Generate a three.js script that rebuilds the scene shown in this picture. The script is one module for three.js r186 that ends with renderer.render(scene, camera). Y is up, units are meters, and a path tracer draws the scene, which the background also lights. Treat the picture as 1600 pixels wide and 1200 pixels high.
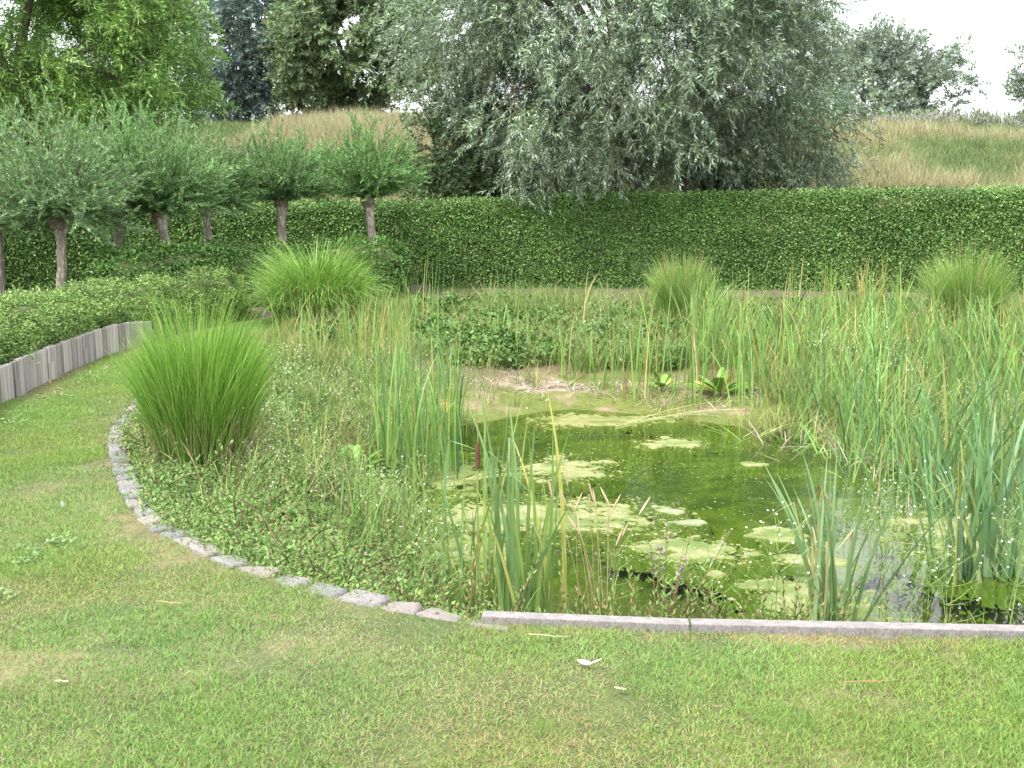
import * as THREE from 'three';
import { RoundedBoxGeometry } from 'three/addons/geometries/RoundedBoxGeometry.js';

// ---------------------------------------------------------------- camera, sky, sun, exposure
const scene = new THREE.Scene();
const camera = new THREE.PerspectiveCamera(39, 4 / 3, 0.1, 900);
camera.position.set(0, 1.65, 0);
camera.rotation.x = THREE.MathUtils.degToRad(-9.712);
const renderer = new THREE.WebGLRenderer();
renderer.toneMapping = THREE.LinearToneMapping;
renderer.toneMappingExposure = 3.1;
renderer.shadowMap.enabled = true;
const SUN = new THREE.Vector3(-0.38, 0.82, 0.42).normalize();
{ // thin bright overcast, a little brighter overhead and towards the veiled sun
  const W = 256, H = 128, d = new Float32Array(W * H * 4);
  for (let j = 0; j < H; j++) for (let i = 0; i < W; i++) {
    const el = ((j + 0.5) / H - 0.5) * Math.PI, az = ((i + 0.5) / W - 0.5) * 2 * Math.PI;
    const x = Math.cos(az) * Math.cos(el), y = Math.sin(el), z = Math.sin(az) * Math.cos(el);
    const c = Math.max(0, x * SUN.x + y * SUN.y + z * SUN.z);
    const cloud = 0.04 * Math.sin(3.1 * x + 5 * y + 1) * Math.sin(4.3 * z - 2 * x) + 0.03 * Math.sin(9 * x - 7 * z + 4 * y);
    const L = 0.76 + 0.24 * Math.max(0, y) + 0.4 * Math.pow(c, 6) + cloud;
    const k = (j * W + i) * 4;
    d[k] = L * 0.97; d[k + 1] = L * 0.99; d[k + 2] = L * 1.03; d[k + 3] = 1;
  }
  const t = new THREE.DataTexture(d, W, H, THREE.RGBAFormat, THREE.FloatType);
  t.mapping = THREE.EquirectangularReflectionMapping; t.magFilter = THREE.LinearFilter; t.needsUpdate = true;
  scene.background = t; scene.environment = t;
}
const sun = new THREE.DirectionalLight(new THREE.Color(1, 0.95, 0.86), 2.2);
sun.position.copy(SUN).multiplyScalar(60); sun.target.position.set(0, 0, -12);
sun.position.add(sun.target.position);
sun.castShadow = true; sun.shadow.radius = 24; sun.shadow.mapSize.set(4096, 4096);
Object.assign(sun.shadow.camera, { left: -30, right: 30, top: 35, bottom: -35, near: 1, far: 140 });
scene.add(sun, sun.target);

// ---------------------------------------------------------------- helpers
const V = (x, y, z) => new THREE.Vector3(x, y, z);
function rand(seed) { let a = seed >>> 0; return () => { a = (a + 0x6D2B79F5) | 0; let t = Math.imul(a ^ (a >>> 15), 1 | a); t = (t + Math.imul(t ^ (t >>> 7), 61 | t)) ^ t; return ((t ^ (t >>> 14)) >>> 0) / 4294967296; }; }
const gauss = (r) => Math.sqrt(-2 * Math.log(1 - r() * 0.9999)) * Math.cos(6.2832 * r());
const lerp = (a, b, t) => a + (b - a) * t, clamp = THREE.MathUtils.clamp, sstep = (a, b, x) => { const t = clamp((x - a) / (b - a), 0, 1); return t * t * (3 - 2 * t); };
const mixc = (a, b, t) => [lerp(a[0], b[0], t), lerp(a[1], b[1], t), lerp(a[2], b[2], t)];
const mulc = (a, k) => [a[0] * k, a[1] * k, a[2] * k];
const hash = (x, y, z) => { let h = Math.imul(x | 0, 374761393) ^ Math.imul(y | 0, 668265263) ^ Math.imul(z | 0, 1274126177); h = Math.imul(h ^ (h >>> 13), 1274126177); return ((h ^ (h >>> 16)) >>> 0) / 4294967296; };
function noise3(x, y, z) {
  const X = Math.floor(x), Y = Math.floor(y), Z = Math.floor(z), f = (t) => t * t * (3 - 2 * t), u = f(x - X), v = f(y - Y), w = f(z - Z);
  const l = (a, b, t) => a + (b - a) * t;
  return l(l(l(hash(X, Y, Z), hash(X + 1, Y, Z), u), l(hash(X, Y + 1, Z), hash(X + 1, Y + 1, Z), u), v), l(l(hash(X, Y, Z + 1), hash(X + 1, Y, Z + 1), u), l(hash(X, Y + 1, Z + 1), hash(X + 1, Y + 1, Z + 1), u), v), w);
}
const fbm = (x, y, z = 0, o = 4) => { let s = 0, a = 0.5, n = 0; for (let k = 0; k < o; k++) { s += a * noise3(x, y, z + k * 17.3); n += a; a *= 0.5; x *= 2.03; y *= 2.03; z *= 2.03; } return s / n; };

class GB { // grows one BufferGeometry from coloured vertices
  constructor() { this.p = []; this.c = []; this.t = []; this.i = []; }
  v(x, y, z, c, u = 0, w = 0) { this.p.push(x, y, z); this.c.push(c[0], c[1], c[2]); this.t.push(u, w); return this.p.length / 3 - 1; }
  f(a, b, c) { this.i.push(a, b, c); }
  q(a, b, c, d) { this.i.push(a, b, c, a, c, d); }
  geo() {
    const g = new THREE.BufferGeometry();
    g.setAttribute('position', new THREE.Float32BufferAttribute(this.p, 3));
    g.setAttribute('color', new THREE.Float32BufferAttribute(this.c, 3));
    g.setAttribute('uv', new THREE.Float32BufferAttribute(this.t, 2));
    g.setIndex(this.i); g.computeVertexNormals(); return g;
  }
}
const _e1 = V(0, 0, 0), _e2 = V(0, 0, 0);
function frame(d) { const up = Math.abs(d.y) > 0.95 ? V(1, 0, 0) : V(0, 1, 0); const a = V(0, 0, 0).crossVectors(d, up).normalize(); return [a, V(0, 0, 0).crossVectors(a, d).normalize()]; }
function tube(gb, pts, radii, sides, col, lump = 0, seed = 1) {
  let prev = null, len = 0;
  for (let k = 0; k < pts.length; k++) {
    const d = V(0, 0, 0).subVectors(pts[Math.min(k + 1, pts.length - 1)], pts[Math.max(k - 1, 0)]).normalize();
    const [a, b] = frame(d), row = [];
    if (k) len += pts[k].distanceTo(pts[k - 1]);
    for (let s = 0; s <= sides; s++) {
      const th = (s % sides) / sides * 6.28318, n = 1 + lump * (noise3(Math.cos(th) * 3 + seed, Math.sin(th) * 3, len * 9) - 0.5), r = radii[k] * n;
      const cc = lump ? mulc(col, 0.7 + 0.6 * noise3(Math.cos(th) * 5 + seed, Math.sin(th) * 5 + 9, len * 14)) : col;
      row.push(gb.v(pts[k].x + (a.x * Math.cos(th) + b.x * Math.sin(th)) * r, pts[k].y + (a.y * Math.cos(th) + b.y * Math.sin(th)) * r, pts[k].z + (a.z * Math.cos(th) + b.z * Math.sin(th)) * r, cc, s / sides * 6.283 * radii[0], len));
    }
    if (prev) for (let s = 0; s < sides; s++) gb.q(prev[s], prev[s + 1], row[s + 1], row[s]);
    prev = row;
  }
}
// a leaf folded along its midrib: base, two shoulders, tip
function leaf(gb, p, d, side, len, wid, col, fold = 0.25, mid = 0.42) {
  const n = _e1.crossVectors(d, side).normalize();
  const mx = p.x + d.x * len * mid, my = p.y + d.y * len * mid, mz = p.z + d.z * len * mid, w = wid / 2, h = w * fold;
  const a = gb.v(p.x, p.y, p.z, col), b = gb.v(mx + side.x * w + n.x * h, my + side.y * w + n.y * h, mz + side.z * w + n.z * h, col);
  const c = gb.v(p.x + d.x * len - n.x * h, p.y + d.y * len - n.y * h, p.z + d.z * len - n.z * h, col), e = gb.v(mx - side.x * w + n.x * h, my - side.y * w + n.y * h, mz - side.z * w + n.z * h, col);
  gb.f(a, b, c); gb.f(a, c, e);
}
function broadLeaf(gb, p, d, side, len, wid, col, sag = 0.25, segs = 5) { // oval blade with raised halves and a drooping tip
  const n = V(0, 0, 0).crossVectors(d, side).normalize(); let L, M, R;
  for (let k = 0; k <= segs; k++) {
    const t = k / segs, w = wid / 2 * Math.pow(Math.sin(Math.PI * Math.min(1, 0.06 + t * 0.94)), 0.75) + 0.0004, s = -sag * t * t * len;
    const cx = p.x + d.x * len * t, cy = p.y + d.y * len * t + s, cz = p.z + d.z * len * t, u = w * 0.3, cc = mulc(col, 0.92 + 0.16 * (k % 2));
    const l = gb.v(cx + side.x * w + n.x * u, cy + side.y * w + n.y * u, cz + side.z * w + n.z * u, cc), m = gb.v(cx, cy, cz, mulc(col, 1.15)), r = gb.v(cx - side.x * w + n.x * u, cy - side.y * w + n.y * u, cz - side.z * w + n.z * u, cc);
    if (k) { gb.q(L, M, m, l); gb.q(M, R, r, m); } L = l; M = m; R = r;
  }
}
// an arching ribbon blade; kink > 0 folds the top of it over
function blade(gb, x, y, z, az, th0, bend, len, wid, col, segs = 6, kink = 0, tw = 0.5) {
  const ca = Math.cos(az), sa = Math.sin(az), ct = Math.cos(az + 1.57 + tw), st = Math.sin(az + 1.57 + tw), dl = len / segs; let a, b, th = th0;
  for (let k = 0; k <= segs; k++) {
    const t = k / segs, w = wid / 2 * (t < 0.15 ? 0.7 + 2 * t : Math.pow(Math.max(0, 1 - (t - 0.15) / 0.85), 0.55));
    if (k === segs) { const c = gb.v(x, y, z, col); gb.f(a, b, c); break; }
    const na = gb.v(x + ct * w, y, z + st * w, col), nb = gb.v(x - ct * w, y, z - st * w, col);
    if (k) gb.q(a, b, nb, na); a = na; b = nb;
    th = th0 + bend * Math.pow(t + 0.5 / segs, 1.6) + (kink && t > 1 - kink - 0.001 ? 1.5 + bend : 0);
    x += ca * Math.sin(th) * dl; z += sa * Math.sin(th) * dl; y += Math.cos(th) * dl;
  }
}
const names = {};
const numbered = (n) => { const k = names[n] = (names[n] ?? -1) + 1; return k ? n + '_' + String(k).padStart(3, '0') : n; };
function tag(o, label, category, group, kind) { if (label) o.userData.label = label; if (category) o.userData.category = category; if (group) o.userData.group = group; if (kind) o.userData.kind = kind; return o; }
function thing(name, label, category, pos = [0, 0, 0], group) { const o = new THREE.Group(); o.name = numbered(name); o.position.set(...pos); scene.add(o); return tag(o, label, category, group); }
function mesh(name, geo, mat, parent) { const m = new THREE.Mesh(geo, mat); m.name = parent === scene ? numbered(name) : name; m.castShadow = m.receiveShadow = true; parent.add(m); return m; }
function scatter(name, geo, mat, list, parent, kind = 'stuff') { // list of [Matrix4, colour]
  const m = new THREE.InstancedMesh(geo, mat, list.length); m.name = parent === scene ? numbered(name) : name; m.castShadow = m.receiveShadow = true;
  const c = new THREE.Color();
  list.forEach(([mx, col], k) => { m.setMatrixAt(k, mx); m.setColorAt(k, c.setRGB(col[0], col[1], col[2])); });
  if (kind) m.userData.kind = kind; parent.add(m); return m;
}
const _q = new THREE.Quaternion(), _q2 = new THREE.Quaternion(), _Y = V(0, 1, 0);
function aim(p, dir, roll, s) { _q.setFromUnitVectors(_Y, dir); _q2.setFromAxisAngle(_Y, roll); return new THREE.Matrix4().compose(p, _q.clone().multiply(_q2), V(s, s, s)); }

// ---------------------------------------------------------------- textures and materials
function noiseTex(W, H, fn, srgb) {
  const d = new Uint8Array(W * H * 4);
  for (let j = 0; j < H; j++) for (let i = 0; i < W; i++) { const v = fn(i / W, j / H), k = (j * W + i) * 4; d[k] = clamp(v[0], 0, 1) * 255; d[k + 1] = clamp(v[1], 0, 1) * 255; d[k + 2] = clamp(v[2], 0, 1) * 255; d[k + 3] = 255; }
  const t = new THREE.DataTexture(d, W, H); t.wrapS = t.wrapT = THREE.RepeatWrapping; t.magFilter = THREE.LinearFilter; if (srgb) t.colorSpace = THREE.SRGBColorSpace; t.needsUpdate = true; return t;
}
const tile = (u, v, n, s, o = 3) => { const a = u * 6.28318, b = v * 6.28318, r = n / 6.28318; return fbm(Math.cos(a) * r + s, Math.sin(a) * r + Math.cos(b) * r * 0.7 + s, Math.sin(b) * r + s, o); };
const soilTex = noiseTex(256, 256, (u, v) => { const n = 0.45 + 0.55 * tile(u, v, 60, 3.1, 3) + 0.35 * (tile(u, v, 14, 9.7, 2) - 0.5); return [n, n * 0.99, n * 0.97]; });
const soilBump = noiseTex(256, 256, (u, v) => { const n = tile(u, v, 70, 5.1, 3); return [n, n, n]; });
const woodTex = noiseTex(256, 256, (u, v) => { const g = fbm(u * 60, v * 2.2, 1, 3), k = fbm(u * 9, v * 1.1, 4, 2), cr = Math.pow(Math.abs(fbm(u * 34, v * 1.6, 8, 2) - 0.5) * 2, 0.4); const n = (0.5 + 0.45 * g + 0.3 * (k - 0.5)) * (0.45 + 0.55 * Math.min(1, cr * 1.6)); return [n, n * 0.985, n * 0.97]; });
const stoneTex = noiseTex(256, 256, (u, v) => { const n = 0.62 + 0.5 * (fbm(u * 90, v * 90, 2, 2) - 0.5) + 0.45 * (fbm(u * 12, v * 12, 6, 3) - 0.5); return [n, n, n]; });
const std = (o) => new THREE.MeshStandardMaterial({ roughness: 0.95, side: THREE.DoubleSide, ...o });
const leafMat = (o = {}) => new THREE.MeshPhysicalMaterial({ vertexColors: true, side: THREE.DoubleSide, roughness: 0.6, transmission: 0.35, thickness: 0, specularIntensity: 0.5, ...o });
const barkTex = noiseTex(256, 256, (u, v) => { const f = Math.abs(tile(u, v * 0.35, 26, 4.4, 3) - 0.5) * 2, c = tile(u, v, 40, 7.7, 2), n = clamp(0.35 + 1.5 * Math.pow(f, 0.7), 0, 1) * (0.75 + 0.35 * c); return [n, n, n]; });
barkTex.repeat.set(2.2, 1.6);
const mBark = std({ vertexColors: true, map: barkTex, bumpMap: barkTex, bumpScale: 0.012 });
const mLeaf = leafMat(), mGloss = leafMat({ roughness: 0.42, transmission: 0.3 }), mBlade = leafMat({ roughness: 0.55, transmission: 0.4 }), mDry = leafMat({ roughness: 0.9, transmission: 0.3 });
const mPlain = std({ vertexColors: true });

// ---------------------------------------------------------------- the lie of the land
const WATER = -0.45;
const kerbLine = [[-3.2, -10.4], [-3.07, -8.94], [-2.93, -8.18], [-2.79, -7.49], [-2.65, -7.1], [-2.43, -6.57], [-2.19, -6.04], [-1.96, -5.59], [-1.8, -5.34], [-1.55, -5.05], [-1.26, -4.77], [-0.98, -4.53], [-0.64, -4.32], [-0.31, -4.16], [-0.12, -4.08]];
const boardLine = [[-0.12, -4.08], [0.69, -3.99], [1.96, -3.92], [4.5, -3.85]];
const basin = [...boardLine.slice(1), [6.5, -4.6], [8.2, -7], [9.2, -10], [9.4, -13], [9, -16], [6, -16.8], [2.4, -17], [-0.5, -17], [-1.5, -16.6], [-2.3, -15.6], [-2.8, -14], [-3.1, -12], ...kerbLine];
const shore = [[-0.28, -4.45], [-0.42, -5.4], [-0.55, -6.2], [-0.7, -7.1], [-0.74, -8.2], [-0.62, -9], [-0.4, -9.9], [0, -10.3], [0.65, -10.6], [1.24, -10.35], [2.07, -9.85], [2.6, -9.3], [3.1, -8.6], [3.2, -7.4], [3.4, -6.4], [3.7, -5.2], [3.9, -4.15], [2, -4.07], [0.5, -4.15]];
const terraceLine = [[-3.2, -3.5], [-3.85, -6.2], [-4.05, -7.5], [-4.18, -8.71], [-4.27, -9.64], [-4.33, -10.7], [-4.34, -11.6], [-4.25, -12.5], [-4.02, -13.6], [-3.6, -14.9], [-2.95, -16.2], [-2.1, -17.5], [-1.4, -19.2], [-1.3, -22]];
const terracePoly = [...terraceLine, [-40, -22], [-40, -3.5]];
function inside(P, x, z) { let c = false; for (let i = 0, j = P.length - 1; i < P.length; j = i++) { const [xi, zi] = P[i], [xj, zj] = P[j]; if ((zi > z) !== (zj > z) && x < (xj - xi) * (z - zi) / (zj - zi) + xi) c = !c; } return c; }
function dist(P, x, z, closed = true) { let m = 1e9; for (let i = closed ? 0 : 1; i < P.length; i++) { const [ax, az] = P[(i + P.length - 1) % P.length], [bx, bz] = P[i], dx = bx - ax, dz = bz - az, t = clamp(((x - ax) * dx + (z - az) * dz) / (dx * dx + dz * dz), 0, 1), e = Math.hypot(x - ax - dx * t, z - az - dz * t); if (e < m) m = e; } return m; }
const terraceH = (z) => lerp(0.3, 0.07, sstep(-11.6, -14.5, z));
function hillH(x, z) {
  const t = clamp((-21.2 - z) / 15.5, 0, 1), ridge = 4.0 + 0.25 * Math.sin(x * 0.23 + 1) + 0.25 * (fbm(x * 0.12 + 5, z * 0.12, 2, 2) - 0.5);
  let h = 0.4 * sstep(-20.6, -21.6, z) + ridge * (0.25 * t + 0.75 * sstep(0, 1, t)) * 0.9 + 0.3 * Math.sin(x * 0.55 + z * 0.3) * sstep(0, 0.35, t) * (1 - t) + 0.45 * (fbm(x * 0.35, z * 0.35, 7, 3) - 0.5) * sstep(0, 0.3, t);
  return h - sstep(-44, -120, z) * 3.5;
}
function heightAt(x, z) {
  const n = fbm(x * 1.7 + 40, z * 1.7, 3, 3) - 0.5;
  if (z < -20.6) return hillH(x, z);
  if (inside(basin, x, z)) {
    const dB = dist(basin, x, z), dW = dist(shore, x, z);
    if (inside(shore, x, z)) return WATER - Math.min(lerp(0.06, 0.2, sstep(-6.6, -5.7, z + 0.5 * n)), 0.42 * dW) + 0.07 * n * Math.min(1, dW * 3);
    const t = dB / (dB + dW + 1e-6);
    return WATER * (0.55 * t + 0.45 * t * t) - 0.02 + 0.16 * n * Math.min(1, dB * 2) * Math.min(1, dW * 2 + 0.15) + 0.004;
  }
  if (inside(terracePoly, x, z)) { const e = dist(terraceLine, x, z, false); return e < 0.07 ? -0.02 : (terraceH(z) + 0.03 * n) * sstep(0.05, 0.14, e); }
  return 0.02 * n * sstep(0, 0.5, dist(basin, x, z)) ;
}
{ // one grid, cut into the pieces of the setting
  const axis = (parts) => { const a = []; for (const [from, to, step] of parts) { const n = Math.round(Math.abs(to - from) / step); for (let k = 0; k < n; k++) a.push(lerp(from, to, k / n)); } a.push(parts[parts.length - 1][1]); return a; };
  const xs = axis([[-400, -60, 34], [-60, -16, 2.2], [-16, -5, 0.4], [-5, 5, 0.07], [5, 10, 0.2], [10, 30, 0.5], [30, 70, 4], [70, 400, 33]]), zs = axis([[40, 0, 2], [0, -3.6, 0.3], [-3.6, -12.5, 0.07], [-12.5, -18, 0.11], [-18, -45, 0.4], [-45, -100, 5], [-100, -700, 60]]);
  const nx = xs.length, zone = (x, z) => z < -20.6 ? 'hill' : inside(basin, x, z) ? (inside(shore, x, z) ? 'pond_floor' : 'pond_bank') : inside(terracePoly, x, z) ? 'planting_bed' : z < -16.6 && x > -2.6 ? 'gravel_path' : 'lawn';
  const H = new Float32Array(nx * zs.length);
  zs.forEach((z, j) => xs.forEach((x, i) => { H[j * nx + i] = heightAt(x, z); }));
  const G = {}, at = {};
  const col = {
    lawn: (x, z) => { const d = fbm(x * 0.9, z * 0.9, 5, 3), k = fbm(x * 6, z * 6, 1, 3); return mixc(mixc([0.1, 0.13, 0.035], [0.2, 0.18, 0.09], sstep(0.5, 0.7, d)), [0.06, 0.1, 0.022], sstep(0.35, 0.65, k) * 0.8); },
    pond_bank: (x, z, h) => {
      const k = fbm(x * 3.2, z * 3.2, 2, 3), k2 = fbm(x * 9, z * 9, 6, 3); let c = mixc([0.1, 0.075, 0.045], [0.17, 0.13, 0.08], k);
      const wet = sstep(-0.24, -0.36, h) * sstep(-1.6, -1.1, x + 0.25 * (k - 0.5));
      c = mixc(c, mixc(mixc([0.16, 0.18, 0.035], [0.095, 0.135, 0.018], k2), [0.26, 0.21, 0.12], sstep(0.55, 0.7, k)), wet);
      const crust = sstep(0.75, 0.3, Math.hypot((x - 0.42) / 1.0, (z + 11.5) / 0.55) + 0.9 * (k2 - 0.5)) * 0.95;
      return mixc(c, mixc([0.4, 0.33, 0.27], [0.22, 0.17, 0.12], sstep(0.4, 0.6, fbm(x * 14, z * 14, 3, 2))), crust);
    },
    pond_floor: (x, z) => { const k = fbm(x * 2.2 + z * 0.8, z * 3.2, 2, 4), k2 = fbm(x * 10, z * 14, 6, 3); return mixc(mixc([0.045, 0.09, 0.007], [0.115, 0.175, 0.018], sstep(0.38, 0.62, k * 0.6 + k2 * 0.4)), [0.075, 0.06, 0.02], sstep(-6.1, -5.4, z + 0.8 * (k - 0.5))); },
    planting_bed: (x, z) => mixc([0.07, 0.055, 0.04], [0.15, 0.12, 0.09], fbm(x * 4, z * 4, 8, 3)),
    gravel_path: (x, z) => mixc([0.11, 0.1, 0.06], [0.2, 0.17, 0.12], fbm(x * 5, z * 5, 4, 3)),
    hill: (x, z) => { const k = fbm(x * 0.5, z * 0.5, 3, 3); return mixc([0.14, 0.12, 0.06], [0.1, 0.12, 0.04], k); },
  };
  for (let j = 0; j + 1 < zs.length; j++) for (let i = 0; i + 1 < nx; i++) {
    const zn = zone((xs[i] + xs[i + 1]) / 2, (zs[j] + zs[j + 1]) / 2), gb = G[zn] ??= new GB(), m = at[zn] ??= new Map();
    const vert = (a, b) => { const k = b * nx + a; if (!m.has(k)) { const x = xs[a], z = zs[b], h = H[k]; m.set(k, gb.v(x, h, z, col[zn](x, z, h), x, z)); } return m.get(k); };
    gb.q(vert(i, j), vert(i + 1, j), vert(i + 1, j + 1), vert(i, j + 1));
  }
  const gm = std({ vertexColors: true, map: soilTex, bumpMap: soilBump, bumpScale: 0.012, roughness: 1 });
  soilTex.repeat.set(1.6, 1.6); soilBump.repeat.set(1.3, 1.3);
  for (const k in G) tag(mesh(k, G[k].geo(), gm, scene), null, null, null, 'structure');
}
{ // the water sheet
  const gb = new GB(), P = basin, cx = 1.5, cz = -7.5; const c = [1, 1, 1];
  const N = 40; for (let j = 0; j <= N; j++) for (let i = 0; i <= N; i++) gb.v(lerp(-1.2, 4.6, i / N), WATER, lerp(-3.98, -11.2, j / N), c, lerp(-1.2, 4.6, i / N), lerp(-3.98, -11.2, j / N));
  for (let j = 0; j < N; j++) for (let i = 0; i < N; i++) { const a = j * (N + 1) + i, x = lerp(-1.2, 4.6, (i + 0.5) / N), z = lerp(-3.98, -11.2, (j + 0.5) / N); if (inside(P, x, z) && (inside(shore, x, z) || dist(shore, x, z) < 0.5)) gb.q(a, a + 1, a + N + 2, a + N + 1); }
  const ripple = noiseTex(256, 256, (u, v) => { const n = tile(u, v, 9, 2.3, 2); return [n, n, n]; });
  tag(mesh('water', gb.geo(), new THREE.MeshPhysicalMaterial({ color: new THREE.Color(0.72, 0.78, 0.5), transmission: 1, thickness: 0, ior: 1.33, roughness: 0.03, bumpMap: ripple, bumpScale: 0.003 }), scene), null, null, null, 'structure');
}

// ---------------------------------------------------------------- edgings: granite setts, concrete kerb, timber
function along(line, step, fn, jitter = 0, seed = 1) { // walk a polyline: fn(x, z, yaw, step, k)
  const r = rand(seed); let k = 0, carry = 0;
  const seg = []; for (let i = 1; i < line.length; i++) seg.push([line[i - 1], line[i], Math.hypot(line[i][0] - line[i - 1][0], line[i][1] - line[i - 1][1])]);
  const total = seg.reduce((a, s) => a + s[2], 0); let d = 0;
  while (d < total) {
    const st = (typeof step === 'function' ? step(d / total) : step) * (1 + jitter * (r() - 0.5)), c = d + st / 2; let e = c, i = 0; while (i < seg.length - 1 && e > seg[i][2]) { e -= seg[i][2]; i++; }
    const [a, b, L] = seg[i], t = e / L; fn(lerp(a[0], b[0], t), lerp(a[1], b[1], t), Math.atan2(-(b[1] - a[1]), b[0] - a[0]), st, k++, c / total); d += st;
  }
}
function smoothLine(line, n = 6) { const c = new THREE.CatmullRomCurve3(line.map(([x, z]) => V(x, 0, z))); return c.getPoints(line.length * n).map((p) => [p.x, p.z]); }
{
  const sett = thing('stone_edging', 'curved edging of worn grey and pinkish granite setts between lawn and pond bank', 'edging');
  const geos = []; for (let s = 0; s < 7; s++) {
    const g = new RoundedBoxGeometry(1, 1, 1, 2, 0.16), p = g.attributes.position;
    for (let i = 0; i < p.count; i++) { const x = p.getX(i), y = p.getY(i), z = p.getZ(i), n = (q) => 0.17 * (noise3(x * 2.1 + s * 7 + q, y * 2.1 + q * 3, z * 2.1 + s) - 0.5); p.setXYZ(i, x + n(1), y + n(5), z + n(9)); }
    g.computeVertexNormals(); geos.push(g);
  }
  const mats = [[0.32, 0.31, 0.305], [0.27, 0.265, 0.275], [0.37, 0.34, 0.31], [0.33, 0.29, 0.27], [0.26, 0.26, 0.27]].map((c) => { const t = stoneTex.clone(); t.needsUpdate = true; return std({ color: new THREE.Color(...c), map: stoneTex, bumpMap: stoneTex, bumpScale: 0.006 }); });
  const r = rand(11);
  along(smoothLine(kerbLine), (t) => lerp(0.155, 0.2, sstep(0.62, 0.9, t)), (x, z, yaw, st, k, t) => {
    const m = mesh('stone', geos[k % 7], mats[Math.floor(r() * 5)], sett), low = sstep(0.55, 0.9, t) * 0.02;
    m.scale.set(st * 0.93, 0.14, 0.108 + 0.02 * r()); m.position.set(x + 0.012 * (r() - 0.5), -0.045 - low + 0.016 * (r() - 0.5), z + 0.012 * (r() - 0.5)); m.rotation.set(0.08 * (r() - 0.5), yaw + 0.12 * (r() - 0.5), 0.1 * (r() - 0.5));
  }, 0.3, 5);
  const kerb = thing('concrete_kerb', 'straight pale concrete kerb slabs at the front edge of the pond', 'kerb');
  const km = std({ color: new THREE.Color(0.31, 0.285, 0.28), map: stoneTex, bumpMap: stoneTex, bumpScale: 0.002 });
  const cuts = [[-0.12, -4.075], [0.69, -3.99], [2.1, -3.915], [3.5, -3.875], [4.9, -3.84]];
  for (let k = 0; k + 1 < cuts.length; k++) {
    const [a, b] = [cuts[k], cuts[k + 1]], L = Math.hypot(b[0] - a[0], b[1] - a[1]), m = mesh('slab', new RoundedBoxGeometry(L - 0.006, 0.3, 0.06, 2, 0.006), km, kerb);
    const uv = m.geometry.attributes.uv; for (let i = 0; i < uv.count; i++) uv.setXY(i, uv.getX(i) * 3 + k * 0.37, uv.getY(i) * 0.4);
    m.position.set((a[0] + b[0]) / 2, -0.116 + 0.002 * (k % 2), (a[1] + b[1]) / 2); m.rotation.y = Math.atan2(-(b[1] - a[1]), b[0] - a[0]);
  }
  const wall = thing('timber_edging', 'low weathered grey retaining edge of upright timber planks under the clipped box hedge', 'retaining wall');
  const pg = []; for (let s = 0; s < 6; s++) {
    const g = new RoundedBoxGeometry(1, 1, 1, 1, 0.06), uv = g.attributes.uv, p = g.attributes.position;
    for (let i = 0; i < uv.count; i++) uv.setXY(i, p.getX(i) * 0.16 + p.getZ(i) * 0.05 + s * 0.17, p.getY(i) * 0.4 + s * 0.3); pg.push(g);
  }
  const pm = [[0.425, 0.4, 0.375], [0.362, 0.338, 0.325], [0.5, 0.463, 0.431], [0.312, 0.288, 0.269]].map((c) => std({ color: new THREE.Color(...c), map: woodTex, bumpMap: woodTex, bumpScale: 0.006 }));
  const r2 = rand(21);
  along(smoothLine(terraceLine.slice(2, 8)), () => 0.17, (x, z, yaw, st, k) => {
    const m = mesh('plank', pg[k % 6], pm[Math.floor(r2() * 4)], wall), h = terraceH(z) - 0.01 + 0.012 * r2();
    m.scale.set(st - 0.008 - (r2() < 0.2 ? 0.012 : 0), h + 0.3, 0.045); m.position.set(x + 0.01 * (r2() - 0.5), (h - 0.3) / 2, z + 0.01 * (r2() - 0.5)); m.rotation.set(0.02 * (r2() - 0.5), yaw, 0.02 * (r2() - 0.5));
  }, 0.7, 8);
}

// ---------------------------------------------------------------- sprigs: the small leafy pieces that crowns and hedges are made of
function sprig({ seed, len, n, leafL, leafW, cols, spread = 0.9, twig = [0.12, 0.1, 0.05], droop = 0.2, curve = 0.15, fold = 0.25, mid = 0.42 }) {
  const gb = new GB(), r = rand(seed), pts = [], cx = curve * (r() - 0.5) * 2, cz = curve * (r() - 0.5) * 2;
  for (let k = 0; k <= 3; k++) { const t = k / 3; pts.push(V(cx * t * t * len, len * t, cz * t * t * len)); }
  if (twig) tube(gb, pts, [0.006, 0.005, 0.003, 0.001], 3, twig);
  for (let k = 0; k < n; k++) {
    const t = (k + 0.6 * r()) / n, a = k * 2.4 + r(), p = V(cx * t * t * len, len * (0.08 + 0.92 * t), cz * t * t * len), s = spread * (1 - 0.5 * t) + 0.25 * (r() - 0.5);
    const d = V(Math.cos(a) * Math.sin(s), Math.cos(s) - droop * r(), Math.sin(a) * Math.sin(s)).normalize(), side = V(0, 0, 0).crossVectors(d, V(r() - 0.5, r() * 1.4, r() - 0.5)).normalize();
    leaf(gb, p, d, side, leafL * (0.7 + 0.5 * r()) * (1 - 0.3 * t), leafW * (0.8 + 0.4 * r()), mulc(cols[Math.floor(r() * cols.length)], 0.85 + 0.3 * r()), fold, mid);
  }
  return gb.geo();
}
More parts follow.
